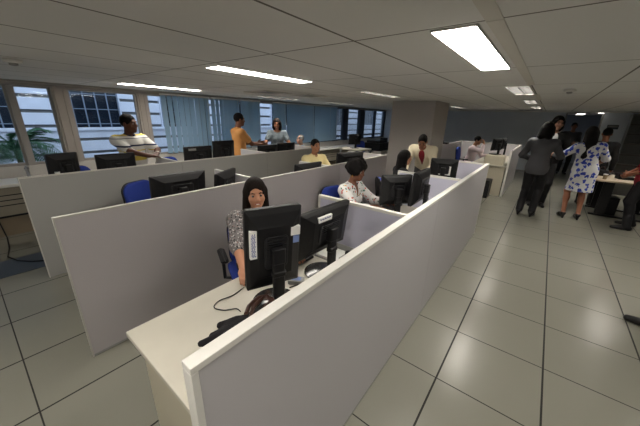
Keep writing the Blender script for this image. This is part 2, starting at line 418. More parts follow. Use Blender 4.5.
# outside
g = MB(); g.box(-14, XW-.2, -14, 30, -.3, -.05); struct(g.build('ground_terrace', M['ground']), 'terrace outside')
t = empty('facade_building', 'white rusticated building facade with barred windows outside', 'building', (-9.0, 0, -.05))
b = MB(); b.box(-.5, 0, -9, 26, 0, 6); b.build('wall', M['groove'], t)
piers = [(-7.0, -3.6), (-2.9, -2.5), (-.13, .78), (1.85, 2.85), (3.95, 5.0), (6.1, 7.2), (8.3, 9.4), (10.5, 11.6), (12.7, 14.5), (16, 17.5), (19, 21)]
b = MB()
for k in range(18):
    z = .14+k*.325
    if z+.05 < 1.30: b.rbox(0, .07, -9, 26, z, z+.255, .02, axis='x')
    else:
        for y0, y1 in piers: b.rbox(0, .07, y0, y1, z, z+.255, .02, axis='x')
b.build('stone_courses', M['facade'], t)
b = MB(); b.box(0, .12, -9, 26, 1.30, 1.36); b.build('ledge', M['facade'], t)
allp = [p for p in piers]
for (a0, a1), (b0, b1) in zip(allp[:-1], allp[1:]):
    y0, y1 = a1+.05, b0-.05
    if y1-y0 < .3: continue
    wf = MB(); wf.box(.01, .03, y0, y1, 1.37, 3.2); wo = wf.build('window', M['fglass'], t)
    gr = MB(); n = max(3, int((y1-y0)/.21))
    for k in range(n+1):
        y = y0+k*(y1-y0)/n; gr.box(.08, .10, y-.012, y+.012, 1.37, 3.2)
    for z in (1.45, 1.8, 2.15, 2.5): gr.box(.075, .085, y0, y1, z, z+.018)
    gr.build('grille', M['grille'], wo)
    tr = MB(); tr.box(0, .09, y0-.05, y0, 1.36, 3.25); tr.box(0, .09, y1, y1+.05, 1.36, 3.25); tr.build('surround', M['facade'], wo)
def palm(x, y, z0, n, R, label):
    t = empty('potted_palm', label, 'palm', (x, y, -.05))
    b = MB(); b.lathe([(.16, 0), (.22, .42), (.24, .45), (.2, .45), (.19, .40)], 20); b.build('pot', M['pot'], t, True)
    b = MB(); b.tube([(0, 0, .4), (.02, .01, z0)], [.05, .035]); b.build('trunk', M['stem'], t, True)
    for k in range(n):
        a = 2*PI*k/n+random.uniform(-.3, .3); el = random.uniform(.25, 1.15); L = R*random.uniform(.8, 1.15)
        pts = []
        for i in range(13):
            s = i/12; r = L*s*math.cos(el)*(1-.08*s); zz = z0+L*(s*math.sin(el)-.75*s*s*(.6+.4*math.cos(el)))
            pts.append(Vector((r*math.cos(a), r*math.sin(a), zz)))
        b = MB(); b.tube(pts, [.008*(1-.8*i/12)+.0015 for i in range(13)], 5)
        sd = Vector((-math.sin(a), math.cos(a), 0))
        for i in range(1, 25):
            s = i/25; q = s*12; j = int(q); p = pts[j].lerp(pts[min(j+1, 12)], q-j); d = (pts[min(j+1, 12)]-pts[j]).normalized()
            ll = .30*math.sin(PI*(.12+.83*s))*R/.8
            for sg in (-1, 1):
                tip = p+(sd*sg*.8+d*.55+Vector((0, 0, -.22)))*ll; m_ = p.lerp(tip, .45)+Vector((0, 0, .02)); wv = d*.013
                b.add([p, m_+wv, tip, m_-wv], [(0, 1, 2, 3)])
        b.build('frond', M['leaf'], t)
palm(-6.95, -.50, 1.10, 22, .98, 'green palm with drooping fronds outside the left window')
palm(-7.35, -1.75, 1.05, 16, .85, 'second green palm at the left edge outside the window')

# ------------------------------------------------------------------ partitions
def partition(label, p0, p1, H, m, th=.045, group='grey office partitions', rail=None, seams=()):
    p0 = Vector((p0[0], p0[1], 0)); p1 = Vector((p1[0], p1[1], 0)); d = p1-p0; L = d.length
    t = empty('partition', label, 'partition', p0, math.atan2(d.y, d.x), group)
    thin = th < .033; pw, rh = (.008, .012) if thin else (.020, .022)
    cuts = [pw]+list(seams)+[L-pw]
    for a, c in zip(cuts[:-1], cuts[1:]):
        b = MB(); b.box(a+.001, c-.001, -th/2+.002, th/2-.002, .02, H-rh); b.build('board', m, t)
    b = MB(); b.box(0, L, -th/2, th/2, H-rh, H); b.build('top_rail', rail or M['rail'], t, bevel=.002)
    for x in (0, L-pw):
        b = MB(); b.box(x, x+pw, -th/2, th/2, .0, H-rh); b.build('end_post', rail or M['rail'], t, bevel=.001)
    b = MB(); b.box(pw, L-pw, -th/2+.003, th/2-.003, .002, .02); b.build('foot_rail', M['grey'], t)
    return t
partition('long pale grey foreground partition beside the aisle', (-.336, -.905), (-.383, 3.785), 1.142, M['panel'], .044, seams=(2.12,))
partition('long grey partition behind the smiling woman, second from the aisle', (-2.058, -.87), (-2.058, 3.82), 1.10, M['panel_mid'], .03, rail=M['rail2'], seams=(1.6, 3.15))
partition('long grey partition before the window lane, with the man in the striped polo behind it', (-3.683, -.84), (-3.683, 3.85), 1.10, M['panel_grey'], .03, rail=M['rail2'], seams=(1.6, 3.15))
partition('lilac cross partition between the smiling woman and the woman in floral blouse', (-.372, .60), (-1.10, .60), 1.145, M['panel_blue'], .035, 'cross partitions between desks')
partition('lilac cross partition right of the two monitors of the woman in floral blouse', (-.388, 2.15), (-1.10, 2.15), 1.145, M['panel_blue'], .035, 'cross partitions between desks')
partition('lilac cross partition at the end of the row, before the man in cream jacket', (-.400, 3.70), (-1.12, 3.70), 1.145, M['panel_blue'], .035, 'cross partitions between desks')
partition('cross partition behind the small monitor left of the smiling woman', (-2.094, .78), (-2.88, .78), 1.095, M['panel'], .03, 'cross partitions between desks')
partition('cross partition in the middle row left of the seated man in yellow', (-2.094, 2.32), (-2.88, 2.32), 1.04, M['panel'], .03, 'cross partitions between desks')
partition('cross partition right of the seated man in yellow', (-2.094, 3.78), (-2.88, 3.78), 1.095, M['panel'], .03, 'cross partitions between desks')
partition('cross partition under the hands of the man in the striped polo', (-3.718, .74), (-4.42, .74), 1.095, M['panel'], .03, 'cross partitions between desks')
partition('cross partition below the hands of the man in orange', (-3.718, 2.36), (-4.48, 2.36), 1.095, M['panel'], .03, 'cross partitions between desks')
partition('cross partition at the far end of the window lane', (-3.718, 3.80), (-4.46, 3.80), 1.095, M['panel'], .03, 'cross partitions between desks')
partition('pale partition with sloping white top edge left of the woman in black trousers', (-.36, 6.82), (-.36, 9.48), 1.10, M['panel'])
partition('grey partition beside the column behind the man in pink', (-2.04, 6.9), (-2.04, 9.48), 1.10, M['panel'])
partition('low partition behind the seated man in pink', (-.392, 9.50), (-2.01, 9.50), 1.10, M['panel'])
o = empty('desk_phone', 'dark phone on the partition top beside the column', 'phone', (-2.04, 7.55, 1.10), 0, 'desk phones')
b = MB(); b.rbox(-.09, .09, -.1, .1, 0, .05, .02, axis='z'); b.build('base', M['black'], o)
b = MB(); b.rbox(-.1, -.045, -.1, .1, .05, .09, .015, axis='z'); b.build('handset', M['black'], o)

# ------------------------------------------------------------------ desks
def desk(label, x0, x1, y0, y1, leg=M['deskedge'], ped=False, group='ivory desks in the cubicles'):
    t = empty('desk', label, 'desk', ((x0+x1)/2, (y0+y1)/2, 0), 0, group)
    W, D = (x1-x0)/2, (y1-y0)/2
    b = MB(); b.box(-W, W, -D, D, .712, .74); b.build('top', M['desk'], t, bevel=.003)
    for s in (-1, 1):
        b = MB(); y = s*(D-.05); b.box(-W+.06, W-.02, y-.0125, y+.0125, 0, .712); b.build('leg', leg, t)
    b = MB(); b.box(W-.06, W-.042, -D+.063, D-.063, .3, .70); b.build('modesty_panel', leg, t)
    if ped:
        b = MB(); b.box(-W+.12, -W+.50, -D+.07, -D+.45, .12, .70); pd = b.build('pedestal', M['deskedge'], t)
        for k in range(3):
            c = MB(); c.box(-W+.105, -W+.12, -D+.075, -D+.445, .13+k*.19, .31+k*.19); dr = c.build('drawer', M['beige'], pd)
    return t
desk('ivory desk with bare near corner in the foreground', -1.13, -.375, -.84, .575, ped=True)
desk('ivory desk of the woman in the floral blouse', -1.13, -.392, .625, 2.125)
desk('ivory desk at the aisle end, near the man in cream jacket', -1.13, -.412, 2.175, 3.675)
desk('ivory desk behind the grey partition at its near end', -2.86, -2.095, -.66, .755)
desk('ivory desk in the middle row between two cross partitions', -2.86, -2.095, .805, 2.295)
desk('ivory desk of the seated man in yellow', -2.86, -2.095, 2.345, 3.755)
desk('window lane desk with a monitor seen against the palm', -4.46, -3.718, -.70, .715)
desk('window lane desk left of the man in orange', -4.46, -3.718, .765, 2.335)
desk('window lane desk before the woman in grey', -4.46, -3.718, 2.385, 3.775)
desk('ivory desk of the man in pink', -1.16, -.388, 6.86, 9.46, ped=True)

# ------------------------------------------------------------------ monitors
def monitor(label, x, y, rz, W=.48, H=.31, zc=None, tilt=.10, z0=.74, round_base=True, sticker=None, port=False, slim=False):
    """front faces local +Y; back towards local -Y"""
    t = empty('monitor', label, 'monitor', (x, y, z0), rz, 'black computer monitors')
    zc = zc if zc is not None else .30
    T = Matrix.Translation((0, .01, zc)) @ Matrix.Rotation(tilt, 4, 'X')
    b = MB()
    if round_base: b.lathe([(.125, 0), (.125, .008), (.11, .014), (.03, .022)], 32)
    else: b.rbox(-.12, .12, -.10, .10, 0, .018, .03, axis='z')
    b.build('base', M['gloss'], t, True)
    b = MB(); b.rbox(-.032, .032, -.088, -.052, .015, zc-.02, .012, axis='z'); b.rbox(-.038, .038, -.092, -.05, zc-.13, zc-.10, .012, axis='z')
    b.rbox(-.035, .035, -.092, -.02, zc-.055, zc+.03, .01, axis='z'); b.build('stand', M['black'], t, True)
    w, h = W/2, H/2
    b = MB(); b.rbox(-w, w, -.018, .018, -h, h, .012, T)
    # stepped back shell
    vs = []; k = [(-.018, 1., 0), (-.030, .90, 0), (-.048, .66, 0), (-.052, .62, 0)]
    for yy, s, _ in k:
        for sx, sz in ((-1, -1), (1, -1), (1, 1), (-1, 1)): vs.append(T @ Vector((sx*w*s*.985, yy, sz*h*s*.985)))
    fs = []
    for i in range(3):
        for j in range(4): fs.append((i*4+j, i*4+(j+1) % 4, (i+1)*4+(j+1) % 4, (i+1)*4+j))
    fs.append((12, 13, 14, 15)); b.add(vs, fs); b.build('housing', M['black'], t, False, .0025)
    b = MB(); b.box(-w+.016, w-.016, .0182, .0195, -h+.02, h-.016, T); b.build('screen', M['screen'], t)
    b = MB(); b.rbox(-w*.42, w*.42, -.062, -.050, -h*.40, h*.40, .02, T); b.build('back_cover', M['dark'], t)
    b = MB()
    for q in range(6): b.box(-w*.34, w*.34, -.0632, -.062, h*.10+q*.013, h*.10+q*.013+.005, T)
    b.build('vents', M['gloss'], t)
    if sticker:
        for (sx, sz, sw, sh, mt, scr) in sticker:
            sy = -.0185-.012*(max(0, 1-0)) - .020
            # sits on the sloped shell: small solid tag
            c = MB(); c.box(sx-sw/2, sx+sw/2, -.0525, -.030, sz-sh/2, sz+sh/2, T); st = c.build('label_sticker', M[mt], t)
            if scr:
                c = MB(); n = 9; vert = sh > sw; ln = max(sw, sh)*.84; am = min(sw, sh)*.22
                for r_ in range(2):
                    if r_ and scr < 2: continue
                    pts = []
                    for i in range(n*4):
                        s = i/(n*4-1)-.5; a = am*math.sin(i*1.7)*(.6+.4*math.sin(i*.9)); off = (.12-.3*r_)*min(sw, sh)
                        px, pz = (sx+a+off, sz+s*ln) if vert else (sx+s*ln, sz+a+off)
                        pts.append(T @ Vector((px, -.0528, pz)))
                    c.tube(pts, .0016, 4)
                c.build('handwriting', M['ink'], st)
    return t
R = math.radians
# portrait monitor and landscape monitor on the front desk (screens face the woman, backs face the aisle)
def face(dx, dy): return math.atan2(-dx, dy)      # rz so that local +Y points along (dx,dy)
monitor('tall portrait-turned black monitor seen from behind on the front desk', -.765, -.215, face(-1, .42), .30, .47, .335, .10, .74, True,
        sticker=[(-.118, .06, .034, .155, 'paper', 2), (.105, .105, .052, .05, 'paper', 0), (.110, .055, .034, .04, 'bluepaper', 0)])
monitor('wide black monitor with white name sticker, right one on the front desk', -.755, .215, face(-1, .04), .48, .31, .315, .12, .74, True,
        sticker=[(-.055, .105, .125, .034, 'paper', 1)])
monitor('black monitor seen square from behind, left one before the floral blouse', -.86, 1.56, face(-.78, .62), .33, .31, .31, .05, .74, True)
monitor('black monitor seen edge-on, right one before the floral blouse', -.655, 1.67, face(-1, -.03), .42, .33, .36, .06, .74, True)
monitor('black monitor with white paper on its back beside the man in cream', -.86, 3.22, face(-.24, .97), .37, .30, .32, .05, .74, False,
        sticker=[(.02, -.01, .16, .13, 'paper', 0)])
monitor('wide black monitor behind the grey partition, left of the smiling woman', -2.38, .09, face(-1, 0), .51, .31, .315, .12)
monitor('small angled black monitor just left of the smiling woman\'s head', -2.34, .56, face(-.87, -.5), .42, .30, .285, .10)
monitor('low dark monitor peeking over the partition before the man in yellow', -2.30, 1.86, face(-1, .1), .50, .30, .235, .12)
monitor('black monitor right in front of the seated man in yellow', -2.26, 2.88, face(-.9, .3), .55, .30, .31, .08)
monitor('black monitor at far left, seen against the palm', -4.02, -.42, face(-.95, -.35), .31, .31, .375, .06, sticker=[(-.10, -.06, .045, .055, 'paper', 0)])
monitor('wide black monitor below the man in the striped polo', -4.10, .12, face(-1, 0), .44, .30, .325, .05)
monitor('black monitor left one of the pair before the blue blinds', -4.10, 1.255, face(-1, 0), .47, .30, .35, .05, sticker=[(-.12, .11, .12, .03, 'grey', 0)])
monitor('taller black monitor touching the man in orange', -4.10, 1.72, face(-1, .05), .40, .32, .405, .05)
monitor('black monitor below the woman in grey, left one of two', -4.10, 2.72, face(-1, 0), .50, .30, .285, .05)
monitor('black monitor below the woman in grey, right one of two', -4.10, 3.24, face(-1, 0), .50, .30, .305, .05)

# ------------------------------------------------------------------ chairs
def chair_proto():
    t = bpy.data.objects.new('office_chair', None); COL.objects.link(t)
    b = MB(); b.rbox(-.23, .23, -.21, .23, .43, .50, .07, axis='z'); b.build('seat', M['chairblue'], t, True)
    Tm = Matrix.Translation((0, -.24, .76)) @ Matrix.Rotation(.12, 4, 'X')
    b = MB(); b.rbox(-.19, .19, -.012, .035, -.22, .22, .11, Tm, 6); b.build('backrest', M['chairblue'], t, True)
    b = MB(); b.rbox(-.195, .195, -.03, -.012, -.225, .225, .11, Tm, 6); b.build('back_shell', M['black'], t, True)
    b = MB(); b.tube([(0, -.16, .42), (0, -.29, .44), (0, -.285, .62)], .018); b.tube([(0, 0, .10), (0, 0, .43)], .025, 12); b.build('post', M['black'], t, True)
    for s in (-1, 1):
        b = MB(); b.tube([(s*.20, .0, .43), (s*.275, .0, .45), (s*.28, .0, .64)], .014); b.rbox(s*.28-.03, s*.28+.03, -.12, .13, .64, .67, .025, axis='z'); b.build('armrest', M['black'], t, True)
    for k in range(5):
        a = 2*PI*k/5+.3; c_, s_ = math.cos(a), math.sin(a)
        b = MB(); b.tube([(0, 0, .11), (.28*c_, .28*s_, .075)], [.024, .015]); lg = b.build('leg', M['black'], t, True)
        b = MB(); b.lathe([(.02, -.011), (.028, -.007), (.028, .007), (.02, .011)], 14, Matrix.Translation((.28*c_, .28*s_, .029)) @ Matrix.Rotation(a+PI/2, 4, 'Z') @ Matrix.Rotation(PI/2, 4, 'Y')); b.build('caster', M['black'], lg, True)
    return t
CH = chair_proto(); first = [True]
def chair(label, x, y, rz, dz=0.):
    o = CH if first[0] else copy_tree(CH); first[0] = False
    o.location = (x, y, 0); o.rotation_euler = (0, 0, rz); tag(o, label, 'chair', 'blue swivel office chairs')
    for ch in o.children:
        if ch.name.startswith('back'): ch.location.z = -dz
chair('blue swivel chair under the smiling woman', -1.49, .25, face(1, -.46), .12)
chair('blue swivel chair under the woman in the floral blouse', -1.64, 1.82, face(1, -.25), .12)
chair('blue swivel chair under the woman with dark hair at the row end', -1.58, 3.22, face(.75, .66), .16)
chair('empty blue swivel chair behind the grey partition at left', -3.10, .15, face(.9, .35))
chair('blue swivel chair under the seated man in yellow', -3.24, 3.12, face(.75, -.5), .16)
chair('blue swivel chair partly behind the monitor at far left', -4.66, -.12, face(1, .2))
chair('blue swivel chair behind the monitor right of the striped polo', -4.78, 1.18, face(1, .1))
chair('blue swivel chair under the old man with grey hair', -4.84, 4.60, face(.35, -1), .16)
chair('blue swivel chair under the man in pink', -1.60, 8.42, face(1, 0))
chair('blue chair by the far windows, between monitor and printer', -4.60, 7.52, face(.9, -.3))

# ------------------------------------------------------------------ people: signed-distance bodies meshed with surface nets
class Field:
    def __init__(s, lo, hi, res):
        s.lo = np.array(lo, np.float32); s.res = res
        s.n = np.ceil((np.array(hi)-np.array(lo))/res).astype(int)+1
        s.ax = [(s.lo[i]+res*np.arange(s.n[i])).astype(np.float32) for i in range(3)]
        s.d = np.full(s.n, .5, np.float32)
    def sl(s, lo, hi, m):
        r = []
        for i in range(3):
            a = int(np.floor((lo[i]-m-s.lo[i])/s.res)); b = int(np.ceil((hi[i]+m-s.lo[i])/s.res))+1
            r.append(slice(max(0, min(a, s.n[i])), max(0, min(b, s.n[i]))))
        return tuple(r)
    def grid(s, sl): return s.ax[0][sl[0]][:, None, None], s.ax[1][sl[1]][None, :, None], s.ax[2][sl[2]][None, None, :]
    def comb(s, sl, e, k, sub=False):
        d = s.d[sl]
        if d.size == 0: return
        if sub:
            h = np.clip(.5-.5*(d+e)/k, 0, 1); s.d[sl] = d*(1-h)-e*h+k*h*(1-h)
        else:
            h = np.clip(.5+.5*(e-d)/k, 0, 1); s.d[sl] = e*(1-h)+d*h-k*h*(1-h)
    def cap(s, a, b, ra, rb=None, k=.02, sub=False):
        rb = ra if rb is None else rb; a = np.array(a, float); b = np.array(b, float)
        sl = s.sl(np.minimum(a, b)-max(ra, rb), np.maximum(a, b)+max(ra, rb), k+.025); X, Y, Z = s.grid(sl)
        ab = b-a; L = max(ab@ab, 1e-9)
        t = np.clip(((X-a[0])*ab[0]+(Y-a[1])*ab[1]+(Z-a[2])*ab[2])/L, 0, 1)
        e = np.sqrt((X-a[0]-t*ab[0])**2+(Y-a[1]-t*ab[1])**2+(Z-a[2]-t*ab[2])**2)-(ra+(rb-ra)*t)
        s.comb(sl, e, k, sub)
    def ell(s, c, r, Rm=None, k=.02, sub=False):
        c = np.array(c, float); r = np.array(r, float); m = r.max(); Rm = np.eye(3) if Rm is None else np.array(Rm, float)
        ext = np.abs(Rm)@r
        sl = s.sl(c-ext, c+ext, k+.025); X, Y, Z = s.grid(sl)
        q = [(X-c[0])*Rm[0][i]+(Y-c[1])*Rm[1][i]+(Z-c[2])*Rm[2][i] for i in range(3)]
        k0 = np.sqrt(sum((q[i]/r[i])**2 for i in range(3))); k1 = np.sqrt(sum((q[i]/r[i]**2)**2 for i in range(3)))
        s.comb(sl, k0*(k0-1)/np.maximum(k1, 1e-6), k, sub)
    def half(s, p, n):
        """keep the side of plane where (x-p).n < 0"""
        X, Y, Z = s.grid((slice(None),)*3); n = np.array(n, float); n /= np.linalg.norm(n)
        s.d = np.maximum(s.d, (X-p[0])*n[0]+(Y-p[1])*n[1]+(Z-p[2])*n[2]).astype(np.float32)
    def mesh(s, name, m, parent, shade=True):
        d = s.d; g = d < 0
        if not g.any(): return None
        d = np.pad(d, 1, constant_values=.5); lo = s.lo-s.res; g = d < 0
        cs = np.zeros(np.array(d.shape)-1, np.int8); offs = [(i, j, k) for i in (0, 1) for j in (0, 1) for k in (0, 1)]
        nx, ny, nz = cs.shape
        for i, j, k in offs: cs += g[i:nx+i, j:ny+j, k:nz+k]
        act = np.argwhere((cs > 0) & (cs < 8)); N = len(act)
        val = np.stack([d[act[:, 0]+i, act[:, 1]+j, act[:, 2]+k] for i, j, k in offs], 1)
        acc = np.zeros((N, 3)); cnt = np.zeros(N)
        for a in range(8):
            for b in range(a+1, 8):
                df = np.array(offs[b])-np.array(offs[a])
                if np.abs(df).sum() != 1: continue
                va, vb = val[:, a], val[:, b]; cr = (va < 0) != (vb < 0)
                t = np.where(cr, va/np.where(cr, va-vb, 1), 0)
                acc += np.where(cr[:, None], np.array(offs[a])+t[:, None]*df, 0); cnt += cr
        P = (act+acc/cnt[:, None])*s.res+lo
        idx = np.full(cs.shape, -1, np.int32); idx[tuple(act.T)] = np.arange(N)
        Q = []
        for ax in range(3):
            o = [0, 0, 0]; o[ax] = 1
            A = g[:g.shape[0]-o[0], :g.shape[1]-o[1], :g.shape[2]-o[2]]; B = g[o[0]:, o[1]:, o[2]:]
            e = np.argwhere(A != B); u, v = (ax+1) % 3, (ax+2) % 3
            e = e[(e[:, u] > 0) & (e[:, v] > 0) & (e[:, u] < cs.shape[u]) & (e[:, v] < cs.shape[v]) & (e[:, ax] < cs.shape[ax])]
            def c(du, dv):
                q = e.copy(); q[:, u] -= du; q[:, v] -= dv; return idx[tuple(q.T)]
            q = np.stack([c(1, 1), c(0, 1), c(0, 0), c(1, 0)], 1)
            fl_ = ~A[tuple(e.T)]; q[fl_] = q[fl_][:, ::-1]; Q.append(q)
        Q = np.concatenate(Q); Q = Q[(Q >= 0).all(1)]
        me = bpy.data.meshes.new(name); me.vertices.add(N); me.vertices.foreach_set('co', P.astype(np.float32).ravel())
        me.loops.add(len(Q)*4); me.loops.foreach_set('vertex_index', Q.astype(np.int32).ravel())
        me.polygons.add(len(Q)); me.polygons.foreach_set('loop_start', np.arange(0, len(Q)*4, 4, dtype=np.int32))
        me.polygons.foreach_set('loop_total', np.full(len(Q), 4, np.int32))
        me.update(calc_edges=True); me.validate(); me.shade_smooth()
        me.materials.append(m)
        o = bpy.data.objects.new(name, me); COL.objects.link(o); o.parent = parent
        return o

def V(*a): return np.array(a, float)
def rotm(yaw=0, pitch=0, roll=0):
    """yaw left about z, pitch forward (nose down), roll about forward axis; columns right, forward, up"""
    cy, sy = math.cos(yaw), math.sin(yaw); cp, sp = math.cos(-pitch), math.sin(-pitch); cr, sr = math.cos(roll), math.sin(roll)
    return np.array([[cy, -sy, 0], [sy, cy, 0], [0, 0, 1]]) @ np.array([[1, 0, 0], [0, cp, -sp], [0, sp, cp]]) @ np.array([[cr, 0, sr], [0, 1, 0], [-sr, 0, cr]])
def ik(a, t, l1, l2, hint):
    a, t, hint = np.array(a, float), np.array(t, float), np.array(hint, float)
    d = t-a; L = np.linalg.norm(d); mx = (l1+l2)*.998
    if L > mx: t = a+d/L*mx; d = t-a; L = mx
    u = d/L; x = (l1*l1-l2*l2+L*L)/(2*L); h = math.sqrt(max(l1*l1-x*x, 0))
    w = hint-u*(hint@u); w /= np.linalg.norm(w)+1e-9
    return a+u*x+w*h, t
SKIN = {}
def skin(rgb):
    if rgb not in SKIN: SKIN[rgb] = mat('skin_%d' % len(SKIN), lin(*rgb), .5, spec=.35)
    return SKIN[rgb]
M['eyewhite'] = mat('eye_white', lin(170, 160, 152), .4); M['iris'] = mat('dark_iris', lin(30, 20, 16), .2)
M['lips'] = mat('lips', lin(150, 78, 74), .4); M['teeth'] = mat('teeth', lin(235, 230, 220), .3)
M['hair_black'] = mat('black_hair', lin(18, 15, 15), .7, spec=.15, bump=.5, bscale=220); M['hair_brown'] = mat('dark_brown_hair', lin(30, 22, 19), .7, spec=.15, bump=.5, bscale=220)
M['hair_grey'] = mat('grey_hair', lin(150, 148, 146), .8, bump=.5, bscale=220)

def human(label, loc, rz, H=1.7, female=False, girth=1., seat=None, lean=0., side=0., twist=0., hyaw=0., hpitch=0., hroll=0.,
          handR=None, handL=None, elbR=None, elbL=None, palmR=None, palmL=None, dirR=None, dirL=None, curl=.5,
          footR=None, footL=None, kneeR=None, kneeL=None, skin_rgb=(150, 105, 80), hair='short', hair_m='hair_black',
          top=None, sleeve=1.55, hem=.10, neck='round', collar=None, inner=None, bottom=None, legs='trousers', skirt_z=None,
          shoes='black', heel=0., res=.009, smile=False, detail=True, hs=1., extra=None, bust=1., grasp=False):
    s = H/1.7; g = girth
    root = empty('person', label, 'person', (loc[0], loc[1], 0), rz, 'people in the office')
    Rt = rotm(twist, lean, side); R0 = np.eye(3)
    pz = (seat+.085) if seat else .915*s+heel*.8
    Pv = V(0, 0, pz)
    tp = lambda x, y, z: Pv+Rt@(V(x, y, z)*s)
    Nk = tp(0, -.01, .50); Ch = tp(0, .005, .35)
    sw = (.168 if female else .185)*(1+.25*(g-1))
    Sh = {1: tp(sw, -.01, .445), -1: tp(-sw, -.01, .445)}
    Rh = rotm(twist*.6+hyaw, lean*.35+hpitch, side*.5+hroll)
    hc = Nk+Rt@(V(0, .015, .06)*s)+Rh@(V(0, .015, .125)*s)
    s0 = s
    hp = lambda x, y, z: hc+Rh@(V(x, y, z)*s0*hs)
    hip = {1: tp(.085, 0, -.02), -1: tp(-.085, 0, -.02)}
    fz = heel
    foot = {}
    for q, f in ((1, footR), (-1, footL)):
        foot[q] = V(*f) if f else (V(q*.10, .42*s, 0) if seat else V(q*.095*s, 0, 0))
    l1, l2 = .43*s, .425*s
    knee, ank = {}, {}
    for q, kh in ((1, kneeR), (-1, kneeL)):
        knee[q], ank[q] = ik(hip[q], foot[q]+V(0, 0, .075*s+fz), l1, l2, kh or V(q*.08, 1, .4 if seat else 0))
    a1, a2 = .295*s, .25*s
    elb, wr = {}, {}
    for q, hd, eh in ((1, handR, elbR), (-1, handL, elbL)):
        tgt = V(*hd) if hd else Sh[q]+V(q*.09, .10, -.52)*s
        elb[q], wr[q] = ik(Sh[q], tgt, a1, a2, V(*eh) if eh else V(q*.6, -1, -.3))
    pts = [Pv, Nk, hc]+list(Sh.values())+list(knee.values())+list(ank.values())+list(elb.values())+list(wr.values())+[foot[1]+V(0, .2, 0), foot[-1]+V(0, .2, 0), foot[1]-V(0, .1, 0), foot[-1]-V(0, .1, 0)]
    lo = np.min(pts, 0)-.24; hi = np.max(pts, 0)+.24; lo[2] = max(lo[2], -.02)
    if seat is None: lo[2] = -.02

    def torso(F, o, kk=.05, low=True):
        F.ell(tp(0, .005, .35), V(.158+.01*(not female), .105, .17)*V(g**.5, g, 1)*s+o, Rt, kk)
        F.ell(tp(0, .012*g, .17), V(.140*g, .100*g*g**.5, .17)*s+o, Rt, kk)
        if low: F.ell(tp(0, -.012, .0), V(.168*g**.7, .122*g**.7, .125)*s+o, Rt, kk)
        for q in (1, -1):
            F.cap(Nk+Rt@(V(q*.035, -.012, -.035)*s), Sh[q], .055*s+o, .058*s+o, kk)
            F.cap(tp(q*.10, -.01, .40), Sh[q], .075*s+o, .055*s+o, kk)
            if female: F.ell(tp(q*.070, .082, .315), V(.062, .055*bust, .062)*s+o*.8, Rt, .035)
    def arm(F, q, o, upto=2., kk=.02):
        S, E, W = Sh[q], elb[q], wr[q]; gg = 1+.35*(g-1)
        u = min(upto, 1.); F.cap(S, S+(E-S)*u, .053*s*gg+o, (.053+(.041-.053)*u)*s*gg+o, kk)
        if upto > 1:
            v = min(upto-1, 1.); F.cap(E, E+(W-E)*v, .041*s*gg+o, (.041+(.028-.041)*v)*s*gg+o, kk)
    def leg(F, q, o, kk=.03, upto=2.):
        F.cap(hip[q], knee[q], .088*s*g**.6+o, .060*s+o, kk)
        F.cap(knee[q], ank[q], .056*s+o, .038*s+o, kk)
        cv = knee[q]*.68+ank[q]*.32+V(0, -.018, 0); F.ell(cv, V(.052, .055, .11)*s+o, None, kk)

    # ---- body
    F = Field(lo, hi, res)
    torso(F, -.004)
    F.cap(Nk+Rt@(V(0, -.01, -.04)*s), hc+Rh@(V(0, -.02, -.07)*s), .058*s*(.88 if female else 1.05)*g**.3, .050*s*(.9 if female else 1.05), .03)
    for q in (1, -1):
        arm(F, q, 0.); leg(F, q, -.003)
        toe = foot[q]+V(q*.02, .165*s, .028); F.cap(ank[q]-V(0, 0, .02), foot[q]+V(0, -.03, .038+fz), .032*s, .034*s, .015); F.cap(foot[q]+V(0, -.02, .036+fz), toe, .034*s, .024*s, .02)
    # head
    fw = 1+.10*(g-1)
    F.ell(hp(0, -.012, .030), V(.074, .094, .092)*s*hs, Rh, .02); F.ell(hp(0, .020, -.040), V(.060*fw, .074, .084)*s*hs, Rh, .025)
    F.ell(hp(0, .066, -.092), V(.028, .022, .022)*s*hs, Rh, .02)
    for q in (1, -1):
        F.ell(hp(q*.036, .064, -.030), V(.026, .024, .024)*s*hs, Rh, .02)
        F.ell(hp(q*.077, -.008, -.010), V(.011, .022, .034)*s*hs, Rh, .006)
    F.cap(hp(-.034, .076, .030), hp(.034, .076, .030), .013*s*hs, .013*s*hs, .015)
    F.cap(hp(0, .088, .014), hp(0, .103, -.024), .009*s*hs, .014*s*hs, .010)
    for q in (1, -1):
        F.ell(hp(q*.013, .094, -.030), V(.009, .010, .008)*s*hs, Rh, .006)
        F.ell(hp(q*.031, .098, .006), V(.016, .016, .011)*s*hs, Rh, .008, True)
    F.cap(hp(-.020, .084, -.060), hp(.020, .084, -.060), .009*s*hs, .009*s*hs, .010)
    # hands with five fingers
    for q, pn, dr in ((1, palmR, dirR), (-1, palmL, dirL)):
        W = wr[q]; f = V(*dr) if dr else (W-elb[q]); f = f/np.linalg.norm(f)
        n = V(*pn) if pn else V(-q, .2, 0.); n = n-f*(n@f); n /= np.linalg.norm(n)+1e-9
        th = np.cross(f, n)*q                       # towards the thumb
        B = np.stack([th, f, n], 1)
        F.cap(W-f*.02, W+f*.03, .026*s, .026*s, .012)
        F.ell(W+f*.055*s, V(.042, .052, .017)*s, B, .012)
        for j, (off, ln) in enumerate(((.029, .070), (.010, .079), (-.010, .074), (-.028, .058))):
            b0 = W+(f*.088+th*off)*s; c1 = curl*.55; c2 = curl*1.5
            d1 = f*math.cos(c1)+n*math.sin(c1)+th*off*1.2; d2 = f*math.cos(c2)+n*math.sin(c2)+th*off*.6
            b1 = b0+d1*ln*.52*s; b2 = b1+d2*ln*.50*s
            F.cap(b0-f*.02*s, b1, .0100*s, .0092*s, .005); F.cap(b1, b2, .0090*s, .0078*s, .004)
